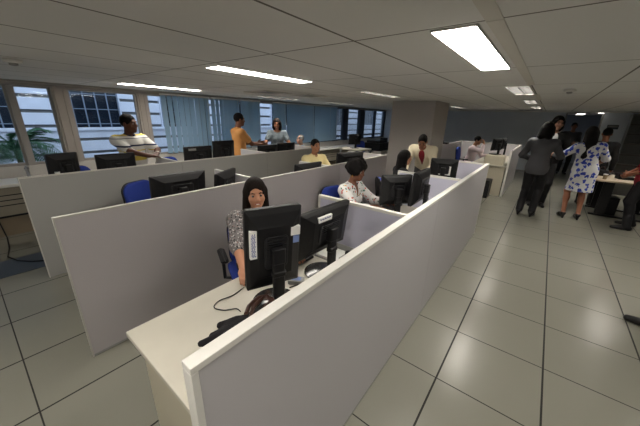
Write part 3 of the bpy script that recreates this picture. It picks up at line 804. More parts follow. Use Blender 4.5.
        t0 = W+(f*.028+th*.030)*s; t1 = t0+(f*.55+th*.62+n*.30)/.9*.046*s; t2 = t1+(f*.85+th*.15+n*.42)*.036*s
        F.cap(t0, t1, .0135*s, .0110*s, .008); F.cap(t1, t2, .0108*s, .0085*s, .005)
    body = F.mesh('body', skin(skin_rgb), root)
    # ---- face parts
    if detail:
        for q in (1, -1):
            b = MB(); b.lathe([(.0015*s, -.012*s), (.008*s, -.009*s), (.0112*s, 0), (.008*s, .009*s), (.0015*s, .012*s)], 12, Matrix.Translation(hp(q*.031, .0765, .005))); e = b.build('eye', M['eyewhite'], root, True)
            fd = Rh@V(0, 1, 0); b = MB(); Mx = Matrix.Translation(hp(q*.031, .0765, .005)+fd*.0092*s) @ Vector(fd).to_track_quat('Z', 'Y').to_matrix().to_4x4()
            b.lathe([(.0082*s, 0), (.006*s, .0022*s), (.001*s, .003*s)], 12, Mx); b.build('iris', M['iris'], e, True)
            b = MB(); b.tube([hp(q*.016, .091, .026), hp(q*.032, .089, .032), hp(q*.048, .078, .026)], [.0032*s, .004*s, .002*s], 6); b.build('eyebrow', M[hair_m] if hair_m != 'hair_grey' else M['hair_grey'], root, True)
        b = MB()
        if smile:
            b.tube([hp(-.028, .078, -.052), hp(-.014, .0935, -.060), hp(.014, .0935, -.060), hp(.028, .078, -.052)], [.002*s, .0075*s, .0075*s, .002*s], 8); mo = b.build('mouth', M['lips'], root, True)
            b = MB(); b.tube([hp(-.022, .087, -.0555), hp(-.010, .0985, -.0595), hp(.010, .0985, -.0595), hp(.022, .087, -.0555)], [.001*s, .0042*s, .0042*s, .001*s], 8); b.build('teeth', M['teeth'], mo, True)
        else:
            b.tube([hp(-.022, .084, -.060), hp(-.008, .0925, -.058), hp(.008, .0925, -.058), hp(.022, .084, -.060)], [.002*s, .0058*s, .0058*s, .002*s], 8); b.build('mouth', M['lips'], root, True)
    # ---- hair
    hres = min(res, .008)
    HF = Field(hc-V(.26, .26, .62 if hair in ('long', 'longback', 'bob') else .3), hc+V(.26, .26, .3), hres)
    if hair in ('short', 'balding', 'cap'):
        HF.ell(hp(0, -.016, .036), V(.081, .101, .095)*s*hs, Rh, .01)
        HF.ell(hp(0, .112, -.040), V(.085, .088, .118)*s*hs, Rh, .008, True)
        HF.half(hp(0, 0, -.035), Rh@V(0, .35, -1))
        if hair == 'balding': HF.ell(hp(0, .06, .10), V(.05, .055, .035)*s*hs, Rh, .01, True)
    elif hair == 'afro':
        HF.ell(hp(0, -.025, .045), V(.125, .128, .118)*s*hs, Rh, .02)
        for k in range(26):
            a = random.uniform(0, 2*PI); z = random.uniform(-.5, 1); r_ = math.sqrt(1-z*z*.9)
            HF.ell(hp(.105*r_*math.cos(a), -.025+.11*r_*math.sin(a), .045+.10*z), V(.035, .035, .035)*s*hs, None, .015)
        HF.ell(hp(0, .125, -.055), V(.072, .092, .112)*s*hs, Rh, .01, True)
        HF.half(hp(0, 0, -.075), Rh@V(0, .3, -1))
    elif hair in ('long', 'longback', 'bob', 'medium'):
        HF.ell(hp(0, -.018, .036), V(.086, .106, .098)*s*hs, Rh, .01)
        drop = {'long': -.30, 'longback': -.42, 'bob': -.13, 'medium': -.17}[hair]; wd = .03 if hair == 'bob' else 0
        dn = V(0, 0, 1) if abs(lean) < .9 else Rt@V(0, 0, 1)
        for q in (1, -1):
            a = hp(q*.066, -.012, .01); bb = a+(-V(0, 0, 1)*abs(drop+.03)+Rh@V(q*.02, -.012, 0))*s
            HF.cap(a, bb, .034*s+wd*.4, (.026+wd*.3)*s*hs, .03)
            a = hp(q*.035, -.065, .0); bb = a+(-V(0, 0, 1)*abs(drop)+Rh@V(q*.02, -.04 if hair == 'longback' else -.015, 0))*s
            HF.cap(a, bb, .055*s, (.045+wd*.4)*s*hs, .03)
        a = hp(0, -.07, 0); HF.cap(a, a+(-V(0, 0, 1)*abs(drop+.02)+Rh@V(0, -.03, 0))*s*hs, .055*s, .045*s, .03)
        HF.ell(hp(.008, .124, -.040), V(.068, .098, .120)*s*hs, Rh, .012, True)
        HF.half(hp(0, 0, 0)+V(0, 0, drop-.06)*s*hs, V(0, 0, -1))
    HF.mesh('hair', M[hair_m], root)
    # ---- clothes
    def topfield(off, upto, hem_, kk=.045):
        T_ = Field(lo, hi, res); torso(T_, off, kk)
        T_.ell(tp(0, -.006, -.03), V(.158*g**.7, .118*g**.8, .16)*s+off, Rt, kk)
        T_.ell(tp(0, .0, .085), V(.150*g, .110*g**.9, .16)*s+off, Rt, kk)
        if upto > 0:
            for q in (1, -1): arm(T_, q, off+(.004 if upto > 1 else .008), upto, .03)
        T_.half(tp(0, 0, -hem_), Rt@V(0, 0, -1))
        return T_
    if top:
        T_ = topfield(.012, sleeve, hem if not inner else hem-.06) if not inner else None
        if inner:
            I = topfield(.010, 0 if inner else sleeve, .04)
            I.cap(Nk+Rt@(V(0, .012, .012)*s), Nk+Rt@(V(0, .02, .30)*s), .060*s, .085*s, .012, True)
            I.mesh('shirt', inner, root)
            T_ = topfield(.020, sleeve, hem)
            c0 = tp(0, .13, .52); c1 = tp(0, .17, .10)
            T_.cap(c0, c1, .075*s, .030*s, .01, True); T_.cap(c1, tp(0, .18, -.3), .02*s, .03*s, .01, True)
            T_.cap(Nk+Rt@(V(0, .005, .0)*s), Nk+Rt@(V(0, .02, .30)*s), .064*s, .09*s, .012, True)
        else:
            r_ = .064 if neck != 'wide' else .085
            T_.cap(Nk+Rt@(V(0, .014, .008)*s), Nk+Rt@(V(0, .02, .30)*s), r_*s, .09*s, .012, True)
            if neck == 'v': T_.cap(Nk+Rt@(V(0, .075, .01)*s), tp(0, .145, .35), .042*s, .018*s, .015, True)
        T_.mesh('jacket' if inner else ('dress' if skirt_z is not None and legs == 'dress' else 'top'), top, root) if legs != 'dress' else None
        if legs == 'dress':
            zc_ = pz-.02; hh = zc_-skirt_z
            S_ = topfield(.012, sleeve, .2)
            S_.d = np.where(True, S_.d, S_.d)
            for i in range(7):
                u = i/6; z = pz+.05*s-(pz+.05*s-skirt_z+.03)*u
                S_.ell(V(0, -.012, z), V(.172+.045*u, .135+.05*u, .085)*s, None, .05)
            S_.half(V(0, 0, skirt_z), V(0, 0, -1))
            S_.cap(Nk+Rt@(V(0, .014, .0)*s), Nk+Rt@(V(0, .02, .30)*s), .075*s, .10*s, .012, True)
            S_.mesh('dress', top, root)
    if collar is not None:
        b = MB(); c = Nk+Rt@(V(0, .012, .012)*s); pts = []
        for k in range(15):
            a = PI/2+.35+k/14*(2*PI-.7); pts.append(c+Rt@(V(.068*math.cos(a), .064*math.sin(a), .016 if math.sin(a) < .3 else .0)*s))
        b.tube(pts, .016*s, 8); b.build('collar', collar, root, True)
    if legs == 'trousers' and bottom:
        B_ = Field(lo, hi, res); B_.ell(tp(0, -.012, .0), V(.168*g**.7, .122*g**.7, .125)*s+.009, Rt, .04); B_.ell(tp(0, .0, .08), V(.15*g, .105*g, .10)*s+.007, Rt, .04)
        for q in (1, -1):
            leg(B_, q, .010); B_.cap(knee[q]*.35+ank[q]*.65, ank[q]+(ank[q]-knee[q])*.03, .060*s, .058*s, .03)
        B_.half(tp(0, 0, .11), Rt@V(0, 0, 1)); B_.mesh('trousers', bottom, root)
    sm = M[shoes] if isinstance(shoes, str) else shoes
    for q in (1, -1):
        S = Field(foot[q]-V(.12, .16, .03), foot[q]+V(.12, .32, .24), min(res, .008))
        h0 = foot[q]+V(0, -.035*s, .034+fz); t_ = foot[q]+V(q*.02, .185*s, .026)
        S.cap(h0, h0*.5+t_*.5+V(0, 0, .004), .042*s, .044*s, .02); S.cap(h0*.5+t_*.5, t_, .044*s, .030*s, .02)
        if not heel: S.cap(h0, ank[q]*.6+h0*.4, .042*s, .044*s, .02)
        if heel:
            S.cap(h0+V(0, 0, .055), h0*.4+t_*.6+V(0, 0, .055), .037*s, .03*s, .008, True); S.cap(foot[q]+V(0, -.05, 0), h0-V(0, .01, .01), .014, .026, .01)
        S.half(V(0, 0, .001), V(0, 0, -1)); S.mesh('shoe', sm, root)
    if extra: extra(root, dict(tp=tp, hp=hp, wr=wr, elb=elb, Nk=Nk, Sh=Sh, s=s, Rt=Rt))
    return root

# cloth for people
C = {}
C['w1'] = voro_mat('small_print', lin(120, 116, 116), [(.35, lin(38, 36, 40)), (.28, lin(205, 200, 198)), (.12, lin(150, 120, 112))], 75)
C['floral'] = voro_mat('floral_white', lin(226, 224, 222), [(.13, lin(200, 82, 66)), (.10, lin(60, 110, 92)), (.10, lin(50, 50, 60)), (.05, lin(216, 150, 80))], 34)
C['bluefl'] = voro_mat('blue_flowers', lin(214, 214, 216), [(.72, lin(38, 62, 168))], 14)
C['grey_print'] = voro_mat('grey_print', lin(104, 116, 124), [(.3, lin(150, 158, 164)), (.25, lin(66, 76, 84))], 60)
wht, nav, yel = lin(222, 220, 214), lin(34, 40, 74), lin(206, 184, 84)
C['polo'] = band_mat('striped_polo', [(0, wht), (1.03, yel), (1.10, wht), (1.165, yel), (1.18, wht), (1.235, nav), (1.265, wht), (1.345, nav), (1.352, wht), (1.385, yel), (1.42, wht)])
C['orange'] = mat('orange_polo', lin(206, 146, 84), .85, bump=.1)
C['navy'] = mat('navy_cloth', lin(32, 38, 62), .85); C['charcoal'] = mat('charcoal_cloth', lin(70, 70, 74), .8, bump=.1)
C['black'] = mat('black_cloth_fine', lin(20, 20, 23), .8); C['cream'] = mat('cream_jacket', lin(222, 210, 184), .8, bump=.1)
C['darkred'] = mat('dark_red_shirt', lin(124, 26, 38), .75); C['pink'] = mat('pale_pink_shirt', lin(222, 204, 206), .8)
C['yellow'] = mat('yellow_shirt', lin(230, 214, 158), .8); C['ltblue'] = mat('light_blue_shirt', lin(150, 176, 210), .8)
C['white'] = mat('white_shirt', lin(225, 225, 228), .8); C['jeans'] = mat('blue_jeans', lin(72, 92, 134), .9); C['khaki'] = mat('khaki_cloth', lin(150, 132, 104), .9)
C['red'] = mat('wine_red_blouse', lin(140, 30, 44), .8)
DK, MD, LT = (86, 54, 40), (150, 100, 74), (190, 138, 108)

def watch(root, k):
    b = MB(); W, E_ = k['wr'][-1], k['elb'][-1]; d = Vector((E_-W)/np.linalg.norm(E_-W)); Mx = Matrix.Translation(Vector(W)+d*.02) @ d.to_track_quat('Z', 'Y').to_matrix().to_4x4()
    b.lathe([(.030, -.012), (.036, -.01), (.036, .01), (.030, .012)], 18, Mx); b.build('wristwatch', M['white'], root, True)
def necklace(root, k):
    b = MB(); hpz = k['tp']; pts = [hpz(.07*math.cos(a), .055+.055*math.sin(-a)*-1 if False else .04+.085*abs(math.sin(a))**.7, .485-.10*abs(math.sin(a))) for a in np.linspace(0, PI, 13)]
    b.tube(pts, .004, 6); b.build('necklace', M['brass'], root, True)
    for q in (1, -1):
        b = MB(); b.lathe([(.004, -.02), (.008, -.008), (.003, .012)], 10, Matrix.Translation(k['hp'](q*.082, -.002, -.05))); b.build('earring', M['brass'], root, True)

human('smiling woman with shoulder-length dark hair in a grey print blouse, behind the front monitors', (-1.52, .27), face(1, -.50), 1.60, True, seat=.45, lean=.17, hyaw=-.10, hpitch=.02, hroll=.06,
      handR=(.205, .545, .79), elbR=(.9, -.2, -.6), palmR=(0, 0, -1), dirR=(.10, 1, -.06), handL=(-.20, .44, .80), palmL=(0, 0, -1), dirL=(.1, 1, 0), curl=.5,
      skin_rgb=(196, 142, 112), hair='medium', hair_m='hair_brown', top=C['w1'], sleeve=1.18, neck='v', bottom=C['black'], res=.0065, smile=True)
human('woman with rounded curly black hair in a white floral blouse seated at her desk', (-1.58, 1.76), face(1, .05), 1.60, True, seat=.42, lean=.16, hpitch=.12, hyaw=-.05,
      handR=(.14, .46, .79), elbR=(.8, -.5, -.5), palmR=(0, 0, -1), dirR=(0, 1, 0), handL=(-.14, .46, .79), palmL=(0, 0, -1), dirL=(0, 1, 0),
      skin_rgb=(120, 78, 58), hair='afro', top=C['floral'], sleeve=1.6, neck='v', bottom=C['navy'], res=.0075, extra=necklace)
human('woman with long black hair seen from behind beside the man in cream jacket', (-1.54, 3.25), face(.75, .66), 1.62, True, seat=.42, lean=.08, hpitch=.05,
      handR=(.14, .42, .79), handL=(-.14, .42, .79), palmR=(0, 0, -1), palmL=(0, 0, -1), skin_rgb=LT, hair='longback', top=C['black'], sleeve=1.6, bottom=C['black'], res=.010)
human('man in cream jacket and dark red shirt leaning over the desk end', (-1.59, 4.60), face(.12, -1), 1.66, lean=.80, hpitch=.32, hyaw=.1,
      handR=(.22, .62, .80), handL=(-.16, .58, .82), palmR=(0, 0, -1), palmL=(0, 0, -1), dirR=(0, .8, -.6), dirL=(0, .8, -.6), skin_rgb=(150, 100, 76), hair='short', top=C['cream'], inner=C['darkred'], sleeve=1.95, hem=.18, bottom=C['charcoal'], res=.009)
human('man in pale pink shirt seated with a hand at his cheek', (-1.52, 8.42), face(1, -.12), 1.72, seat=.44, lean=.20, hpitch=.12, girth=1.1,
      handR=(.08, .36, 1.13), elbR=(.7, .2, -1), palmR=(-.3, -.6, .4), dirR=(-.15, -.35, 1), handL=(-.12, .50, .80), palmL=(0, 0, -1), dirL=(0, 1, 0), curl=.9,
      skin_rgb=(170, 120, 92), hair='short', top=C['pink'], sleeve=1.7, collar=C['pink'], bottom=C['jeans'], res=.010)
human('man in pale yellow shirt seated beyond the second partition', (-3.19, 3.06), face(.95, -.30), 1.72, seat=.44, lean=.05, hyaw=-.05,
      handR=(.15, .46, .79), handL=(-.15, .46, .79), palmR=(0, 0, -1), palmL=(0, 0, -1), skin_rgb=(168, 118, 90), hair='short', top=C['yellow'], sleeve=1.6, collar=C['yellow'], bottom=C['navy'], res=.009)
human('old man with receding grey hair, only his head showing above the partition', (-4.82, 4.56), face(-.35, -1), 1.60, seat=.43, lean=.10, hyaw=-.1, hpitch=-.08,
      handR=(.15, .36, .72), handL=(-.15, .36, .72), palmR=(0, 0, -1), palmL=(0, 0, -1), skin_rgb=(190, 146, 124), hair='balding', hair_m='hair_grey', top=C['ltblue'], sleeve=1.5, collar=C['ltblue'], bottom=C['charcoal'], res=.010)
human('woman in grey print blouse standing and looking down before the blinds', (-4.97, 3.80), face(.75, -.66), 1.655, True, lean=.06, hpitch=.22, hyaw=-.15, girth=1.08,
      handR=(.17, .30, .96), handL=(-.17, .30, .96), elbR=(1, -.4, -.2), elbL=(-1, -.4, -.2), palmR=(0, 0, -1), palmL=(0, 0, -1), skin_rgb=(168, 112, 84), hair='bob', hair_m='hair_brown', top=C['grey_print'], sleeve=.55, neck='wide', bottom=C['black'], res=.009, smile=True)
human('man in orange polo shirt standing in profile with his hands held out', (-4.70, 2.46), face(.30, 1), 1.74, lean=.04, hpitch=.06, girth=1.08,
      handR=(.10, .46, 1.15), elbR=(.5, -.6, -1), palmR=(-1, 0, 0), dirR=(0, 1, .05), handL=(-.08, .44, 1.16), elbL=(-.5, -.6, -1), palmL=(1, 0, 0), dirL=(0, 1, .05),
      skin_rgb=(112, 72, 52), hair='short', top=C['orange'], sleeve=.62, collar=C['orange'], bottom=C['charcoal'], res=.008)
human('heavy man in white, navy and yellow striped polo shirt standing at a cross partition', (-4.74, .52), face(.95, .22), 1.66, girth=1.28, hs=1.12, lean=.06, hyaw=.42, hpitch=.02,
      handR=(.05, .47, 1.13), elbR=(1, -.3, -.4), palmR=(0, 0, -1), dirR=(-.7, .6, 0), handL=(-.12, .43, 1.14), elbL=(-1, -.3, -.4), palmL=(0, 0, -1), dirL=(.7, .6, 0),
      skin_rgb=(92, 58, 43), hair='short', top=C['polo'], sleeve=.75, collar=C['navy'], bottom=C['navy'], res=.008, extra=watch)
human('woman in charcoal blazer and black trousers standing with her back to us', (.20, 5.52), face(.12, 1), 1.70, True, lean=.0, hpitch=.06, heel=.05,
      handR=(.16, .36, 1.18), elbR=(.8, -.6, -.6), handL=(-.13, .25, 1.06), elbL=(-1, -.35, -.5), palmR=(-1, 0, 0), palmL=(1, 0, 0), footR=(.10, .02, 0), footL=(-.10, .0, 0),
      skin_rgb=LT, hair='bob', top=C['charcoal'], sleeve=1.85, hem=.12, bottom=C['black'], res=.008, bust=.9)
human('person with dark hair in black suit and white shirt facing us', (.32, 6.62), face(.15, -1), 1.86, True, lean=.02, hyaw=.25, hpitch=.10,
      handR=(.12, .28, 1.12), handL=(-.2, .30, 1.15), palmR=(-1, 0, 0), palmL=(1, 0, 0), skin_rgb=(188, 140, 116), hair='bob', top=C['black'], inner=C['white'], sleeve=1.9, hem=.16, bottom=C['black'], res=.009)
human('woman in white dress with blue flowers and black heels seen from behind', (.90, 5.92), face(-.22, 1), 1.64, True, lean=.03, side=-.10, hyaw=.15, hpitch=.05, heel=.06, girth=1.10,
      handL=(-.47, .12, 1.36), elbL=(-.6, -.3, -1), dirL=(-1, .2, .25), palmL=(0, .8, -.4), handR=(.22, .30, 1.02), elbR=(1, -.4, -.3), palmR=(-1, 0, 0), footL=(-.11, .02, 0), footR=(.11, .0, 0),
      skin_rgb=(150, 100, 76), hair='longback', top=C['bluefl'], legs='dress', skirt_z=.56, sleeve=1.1, bottom=None, res=.008, shoes='black')
human('person in dark clothes standing in the far doorway', (.86, 12.5), face(.1, -1), 1.76, handR=(.12, .22, 1.1), handL=(-.12, .22, 1.1), palmR=(-1, 0, 0), palmL=(1, 0, 0), skin_rgb=MD, hair='short', top=C['charcoal'], sleeve=1.8, bottom=C['black'], res=.012)
human('person in dark suit half hidden behind the woman in the flowered dress', (1.20, 7.45), face(-.1, 1), 1.66, skin_rgb=MD, hair='short', top=C['black'], sleeve=1.9, hem=.16, bottom=C['black'], res=.012, detail=False)
human('woman in wine red blouse with clasped hands cut off by the right edge', (1.71, 6.05), face(-1, .05), 1.62, True, lean=.0, girth=1.05,
      handR=(.03, .22, .95), handL=(-.03, .23, .92), elbR=(1, -.5, -.3), elbL=(-1, -.5, -.3), palmR=(-1, 0, 0), palmL=(1, 0, 0), footL=(-.24, .04, 0), footR=(.12, -.05, 0),
      skin_rgb=(160, 108, 82), hair='long', top=C['red'], sleeve=1.0, hem=.25, bottom=C['black'], res=.009, curl=.9)
human('person in black trousers whose shoe tip enters at the lower right edge', (1.40, 2.27), face(-1, .12), 1.7, footR=(.10, .02, 0), footL=(-.10, -.08, 0), skin_rgb=MD, hair='short', top=C['charcoal'], sleeve=1.8, bottom=C['black'], res=.012, detail=False)

# ------------------------------------------------------------------ small things on the front desk
t = empty('mouse', 'black computer mouse under the smiling woman\'s hand', 'mouse', (-1.03, -.20, .74), face(1, -.4))
b = MB(); b.lathe([(.03, 0), (.033, .008), (.026, .026), (.010, .034), (.002, .035)], 18, Matrix.Diagonal((1, 1.7, 1, 1))); b.build('shell', M['black'], t, True)
b = MB(); b.tube([(-.004, .03, .034), (.004, .03, .034)], .007, 10); b.build('wheel', M['grey'], t, True)
o = MB(); pts = [(-1.00, -.25, .746), (-.985, -.34, .744), (-1.0, -.42, .744), (-.97, -.47, .744), (-.91, -.45, .744), (-.87, -.40, .744), (-.83, -.40, .744)]
fine = []
for i in range(len(pts)-1):
    p0, p1, p2, p3 = [Vector(pts[max(0, min(len(pts)-1, i+j))]) for j in (-1, 0, 1, 2)]
    for k in range(6): u = k/6; fine.append(.5*((2*p1)+(p2-p0)*u+(2*p0-5*p1+4*p2-p3)*u*u+(3*p1-p0-3*p2+p3)*u**3))
o.tube(fine, .0032, 6); tag(o.build('mouse_cable', M['black'], None, True), 'thin black mouse cable curling on the front desk', 'cable')
t = empty('keyboard', 'black keyboard between the two front monitors', 'keyboard', (-1.02, .12, .74), face(-1, .1), 'keyboards')
b = MB(); b.rbox(-.22, .22, -.075, .075, 0, .018, .012, axis='z'); b.build('body', M['black'], t)
b = MB()
for r_ in range(5):
    for c_ in range(15): b.box(-.205+c_*.0275, -.182+c_*.0275, -.062+r_*.025, -.041+r_*.025, .018, .024)
b.build('keys', M['dark'], t)
KB = t
for lbl, x, y, rz in (('black keyboard before the woman in the floral blouse', -1.04, 1.86, face(-1, 0)), ('keyboard on the desk of the man in yellow', -2.72, 3.05, face(-1, 0)), ('keyboard on the desk of the man in pink', -1.0, 8.35, face(-1, 0))):
    k = copy_tree(KB); k.location = (x, y, .74); k.rotation_euler = (0, 0, rz); k['label'] = lbl
t = empty('power_adapter', 'small pale grey box lying between the front monitors', 'adapter', (-.80, .00, .74), .6)
b = MB(); b.rbox(-.05, .05, -.03, .03, 0, .03, .01, axis='z'); b.build('case', M['grey'], t); b = MB(); b.box(-.03, .03, -.02, .02, .0302, .0312); b.build('label_sticker', M['bluepaper'], t)
o = MB(); o.tube([(-.70, -.16, .83), (-.70, -.02, .80), (-.72, .06, .76), (-.66, .12, .745), (-.60, .2, .745)], .004, 6); tag(o.build('monitor_cable', M['black'], None, True), 'black cable hanging between the two front monitors', 'cable')
# bag with dark cloth and brown straps
def lump(name, label, cat, mt, caps, res=.007, lo=None, hi=None, group=None):
    P = np.array([c[0] for c in caps]+[c[1] for c in caps]); r = max(c[2] for c in caps)+.03
    F = Field(P.min(0)-r, P.max(0)+r, res)
    for a, b_, ra, rb in caps: F.cap(a, b_, ra, rb, .02)
    F.half(V(0, 0, .741), V(0, 0, -1)); o = F.mesh(name, mt, None); tag(o, label, cat, group); return o
bag = empty('handbag', 'black cloth bag with brown leather straps lying on the front desk', 'bag', (-.70, -.44, .74))
F = Field(V(-.30, -.35, -.005), V(.25, .42, .2), .006)
for a, b_, ra, rb in (((-.07, -.22, .02), (-.01, -.15, .035), .014, .034), ((-.10, -.10, .025), (-.03, -.06, .04), .018, .04), ((-.07, -.16, .02), (-.02, -.10, .03), .018, .04), ((-.01, -.15, .03), (.03, -.05, .045), .035, .05), ((-.03, -.07, .035), (.03, .02, .05), .036, .05), ((.03, -.08, .04), (.06, .10, .05), .05, .06), ((-.05, .0, .02), (.03, .08, .05), .02, .05)): F.cap(a, b_, ra, rb, .02)
F.half(V(0, 0, .001), V(0, 0, -1)); F.mesh('body', M['cloth'], bag)
for dx, dz in ((0, 0), (.035, .012)):
    b = MB(); b.tube([(.0+dx, -.02, .095), (-.045+dx, .03, .085+dz), (-.075+dx, .08, .07+dz), (-.08+dx, .125, .072+dz), (-.045+dx, .155, .08), (.01+dx, .13, .085), (.04+dx, .06, .105)], .011, 8); b.build('strap', M['leather'], bag, True)
# phone and tray in the far corner of the front desk
t = empty('desk_phone', 'dark phone in the desk corner by the lilac partition', 'phone', (-.66, .50, .74), face(-1, 0), 'desk phones')
b = MB(); b.rbox(-.08, .08, -.05, .05, 0, .05, .02, axis='z'); b.build('base', M['black'], t); b = MB(); b.rbox(-.085, -.04, -.06, .06, .05, .09, .02, axis='z'); b.build('handset', M['black'], t)
t = empty('document_tray', 'pale grey plastic tray against the lilac partition on the front desk', 'tray', (-.84, .46, .74))
b = MB(); b.box(-.12, .12, -.10, .10, 0, .006); b.box(-.12, .12, .095, .10, .006, .06); b.box(-.12, -.115, -.10, .095, .006, .06); b.box(.115, .12, -.10, .095, .006, .06); b.build('tray', M['grey'], t)
b = MB(); b.box(-.10, .10, -.09, .085, .0065, .02); b.build('papers', M['paper'], t)
# bay two
t = empty('speaker', 'black upright speaker right of the edge-on monitor', 'speaker', (-.72, 2.45, .74), face(-1, -.2))
b = MB(); b.rbox(-.06, .06, -.07, .07, 0, .33, .015, axis='z'); b.build('cabinet', M['black'], t); b = MB(); b.rbox(-.05, .05, .0701, .075, .02, .31, .01); b.build('grille', M['dark'], t)
t = empty('desk_phone', 'black phone between the speaker and the cross partition at the row end', 'phone', (-.78, 2.86, .74), face(-1, 0), 'desk phones')
b = MB(); b.rbox(-.09, .09, -.1, .1, 0, .06, .02, axis='z'); b.build('base', M['black'], t); b = MB(); b.rbox(-.1, -.05, -.11, .11, .06, .16, .02, axis='z'); b.build('handset', M['black'], t)
o = empty('paper_sheet', 'white papers lying behind the edge-on monitor', 'papers', (-.62, 2.02, .74), .1); b = MB(); b.box(-.07, .07, -.1, .1, .0003, .006); b.build('sheet', M['paper'], o)
o = empty('folder', 'ivory folder on the desk right behind the lilac partition', 'folder', (-.80, .92, .74), .1); b = MB(); b.box(-.16, .16, -.22, .22, .0003, .02); b.build('cover', M['beige'], o, bevel=.004); b = MB(); b.box(-.15, .15, -.21, .21, .0202, .028); b.build('papers', M['paper'], o)
# papers in the orange man's hands
o = empty('paper_sheet', 'white papers on the desk below the orange polo shirt', 'papers', (-4.25, 2.68, 1.105), .2); b = MB(); b.box(-.05, .09, -.15, .15, .001, .004); b.build('sheet', M['paper'], o)

# ------------------------------------------------------------------ beyond the first cluster
t = empty('beige_computer', 'beige flat computer case under the monitor of the man in pink', 'computer', (-.68, 7.10, .74), face(-1, 0))
b = MB(); b.rbox(-.21, .21, -.20, .20, 0, .22, .012, axis='z'); b.build('case', M['beige'], t); b = MB(); b.box(-.19, .05, .2005, .204, .04, .18); b.build('drive_panel', M['grey'], t)
monitor('black monitor on the beige computer before the man in pink', -.72, 7.22, face(-.9, .42), .36, .29, .24, .05, .96, False)
monitor('second dark monitor behind the one on the beige computer', -.66, 7.85, face(-1, .1), .42, .30, .45, .05)
t = empty('computer_tower', 'black computer tower under the desk end by the sloping white edge', 'computer', (-.70, 6.62, 0), 0)
b = MB(); b.rbox(-.10, .10, -.2, .2, 0.001, .42, .012, axis='z'); b.build('case', M['black'], t); b = MB(); b.box(-.08, .08, -.204, -.2005, .05, .38); b.build('front', M['dark'], t)
monitor('black monitor standing by the open windows at the back', -4.62, 6.86, face(-.8, .5), .42, .33, .28, .05, .80, False)
t = empty('side_table', 'pale side table under the monitor by the open windows', 'table', (-4.60, 6.9, 0), 0)
b = MB(); b.box(-.4, .4, -.34, .34, .76, .80); b.build('top', M['desk'], t)
for sx in (-1, 1):
    for sy in (-1, 1): b = MB(); b.box(sx*.36-.02, sx*.36+.02, sy*.30-.02, sy*.30+.02, 0, .76); b.build('leg', M['grey'], t)
t = empty('printer_stand', 'pale cabinet carrying the big dark printer by the windows', 'cabinet', (-4.55, 8.35, 0), 0)
b = MB(); b.box(-.4, .4, -.5, .6, 0, .66); b.build('body', M['wallwarm'], t, bevel=.006)
for s_ in (-1, 1): b = MB(); b.box(.4, .415, .05+s_*.27-.26, .05+s_*.27+.26, .05, .62); b.build('door', M['grey'], t)
t = empty('printer', 'big dark printer by the open windows', 'printer', (-4.55, 8.4, .66), 0)
b = MB(); b.rbox(-.32, .32, -.5, .5, 0, .26, .04, axis='z'); b.build('body', M['black'], t); b = MB(); b.rbox(-.26, .26, -.45, .2, .26, .34, .04, axis='z'); b.build('scanner_lid', M['dark'], t)
b = MB(); b.box(.32, .46, -.3, .1, .10, .12); b.build('paper_tray', M['dark'], t)
b = MB(); b.rbox(-.1, .12, .28, .48, .26, .40, .03, axis='z'); b.build('control_panel', M['black'], t)

# table at right
t = empty('office_table', 'pale office table with broad black metal legs at right', 'table', (1.62, 6.78, 0), .0)
b = MB(); b.box(-.50, .62, -.42, .62, .712, .742); b.build('top', M['wood'], t, bevel=.004)
for y in (-.16, .52):
    b = MB(); b.box(-.40, .50, y-.03, y+.03, .0, .035); b.box(-.32, -.16, y-.02, y+.02, .035, .712); b.box(.34, .44, y-.02, y+.02, .035, .712); b.build('leg', M['black'], t, bevel=.004)
b = MB(); b.box(-.12, .32, .30, .318, .38, .70); b.build('modesty_panel', M['grey'], t)
t = empty('computer_tower', 'black computer tower under the table at right', 'computer', (1.52, 6.98, 0), .1)
b = MB(); b.rbox(-.10, .10, -.2, .15, 0.001, .36, .012, axis='z'); b.build('case', M['black'], t); b = MB(); b.box(-.08, .08, -.204, -.2005, .05, .32); b.build('front', M['dark'], t)
t = empty('desk_phone', 'black phone on the table at right', 'phone', (1.60, 6.85, .742), .2, 'desk phones')
b = MB(); b.rbox(-.13, .13, -.1, .1, 0, .05, .02, axis='z'); b.build('base', M['black'], t); b = MB(); b.rbox(-.14, -.09, -.11, .11, .05, .10, .02, axis='z'); b.build('handset', M['black'], t)
o = empty('paper_sheet', 'white papers on the table at right beside the black phone', 'papers', (1.86, 6.62, .742), -.3); b = MB(); b.box(-.12, .12, -.15, .15, .0003, .008); b.build('sheet', M['paper'], o)
t = empty('stapler', 'small dark stapler upright on the table at right', 'stapler', (1.93, 6.9, .742), .3)
b = MB(); b.rbox(-.02, .02, -.06, .06, 0, .02, .008, axis='z'); b.build('base', M['black'], t); b = MB(); b.rbox(-.018, .018, -.06, .06, .028, .055, .008, axis='z'); b.build('arm', M['black'], t); b = MB(); b.box(-.012, .012, .045, .06, .019, .029); b.build('hinge', M['grey'], t)
t = empty('coffee_cup', 'small brown paper cup at the near edge of the table at right', 'cup', (1.27, 6.50, .742), 0)
b = MB(); b.lathe([(.028, 0), (.036, .09), (.033, .09), (.026, .008)], 18); b.build('cup', M['khaki'] if 'khaki' in M else C['khaki'], t, True); b = MB(); b.lathe([(.038, .09), (.038, .098), (.03, .104)], 18); b.build('lid', M['white'], t, True)
t = empty('tote_bag', 'dark bag lying on the table at right', 'bag', (1.27, 7.10, .742), .5)
b = MB(); b.lathe([(.10, 0), (.13, .04), (.10, .10), (.03, .12)], 18, Matrix.Diagonal((1, 1.4, 1, 1))); b.build('body', M['cloth'], t, True); b = MB(); b.tube([(-.05, 0, .11), (-.03, 0, .17), (.03, 0, .17), (.05, 0, .11)], .008); b.build('handle', M['leather'], t, True)

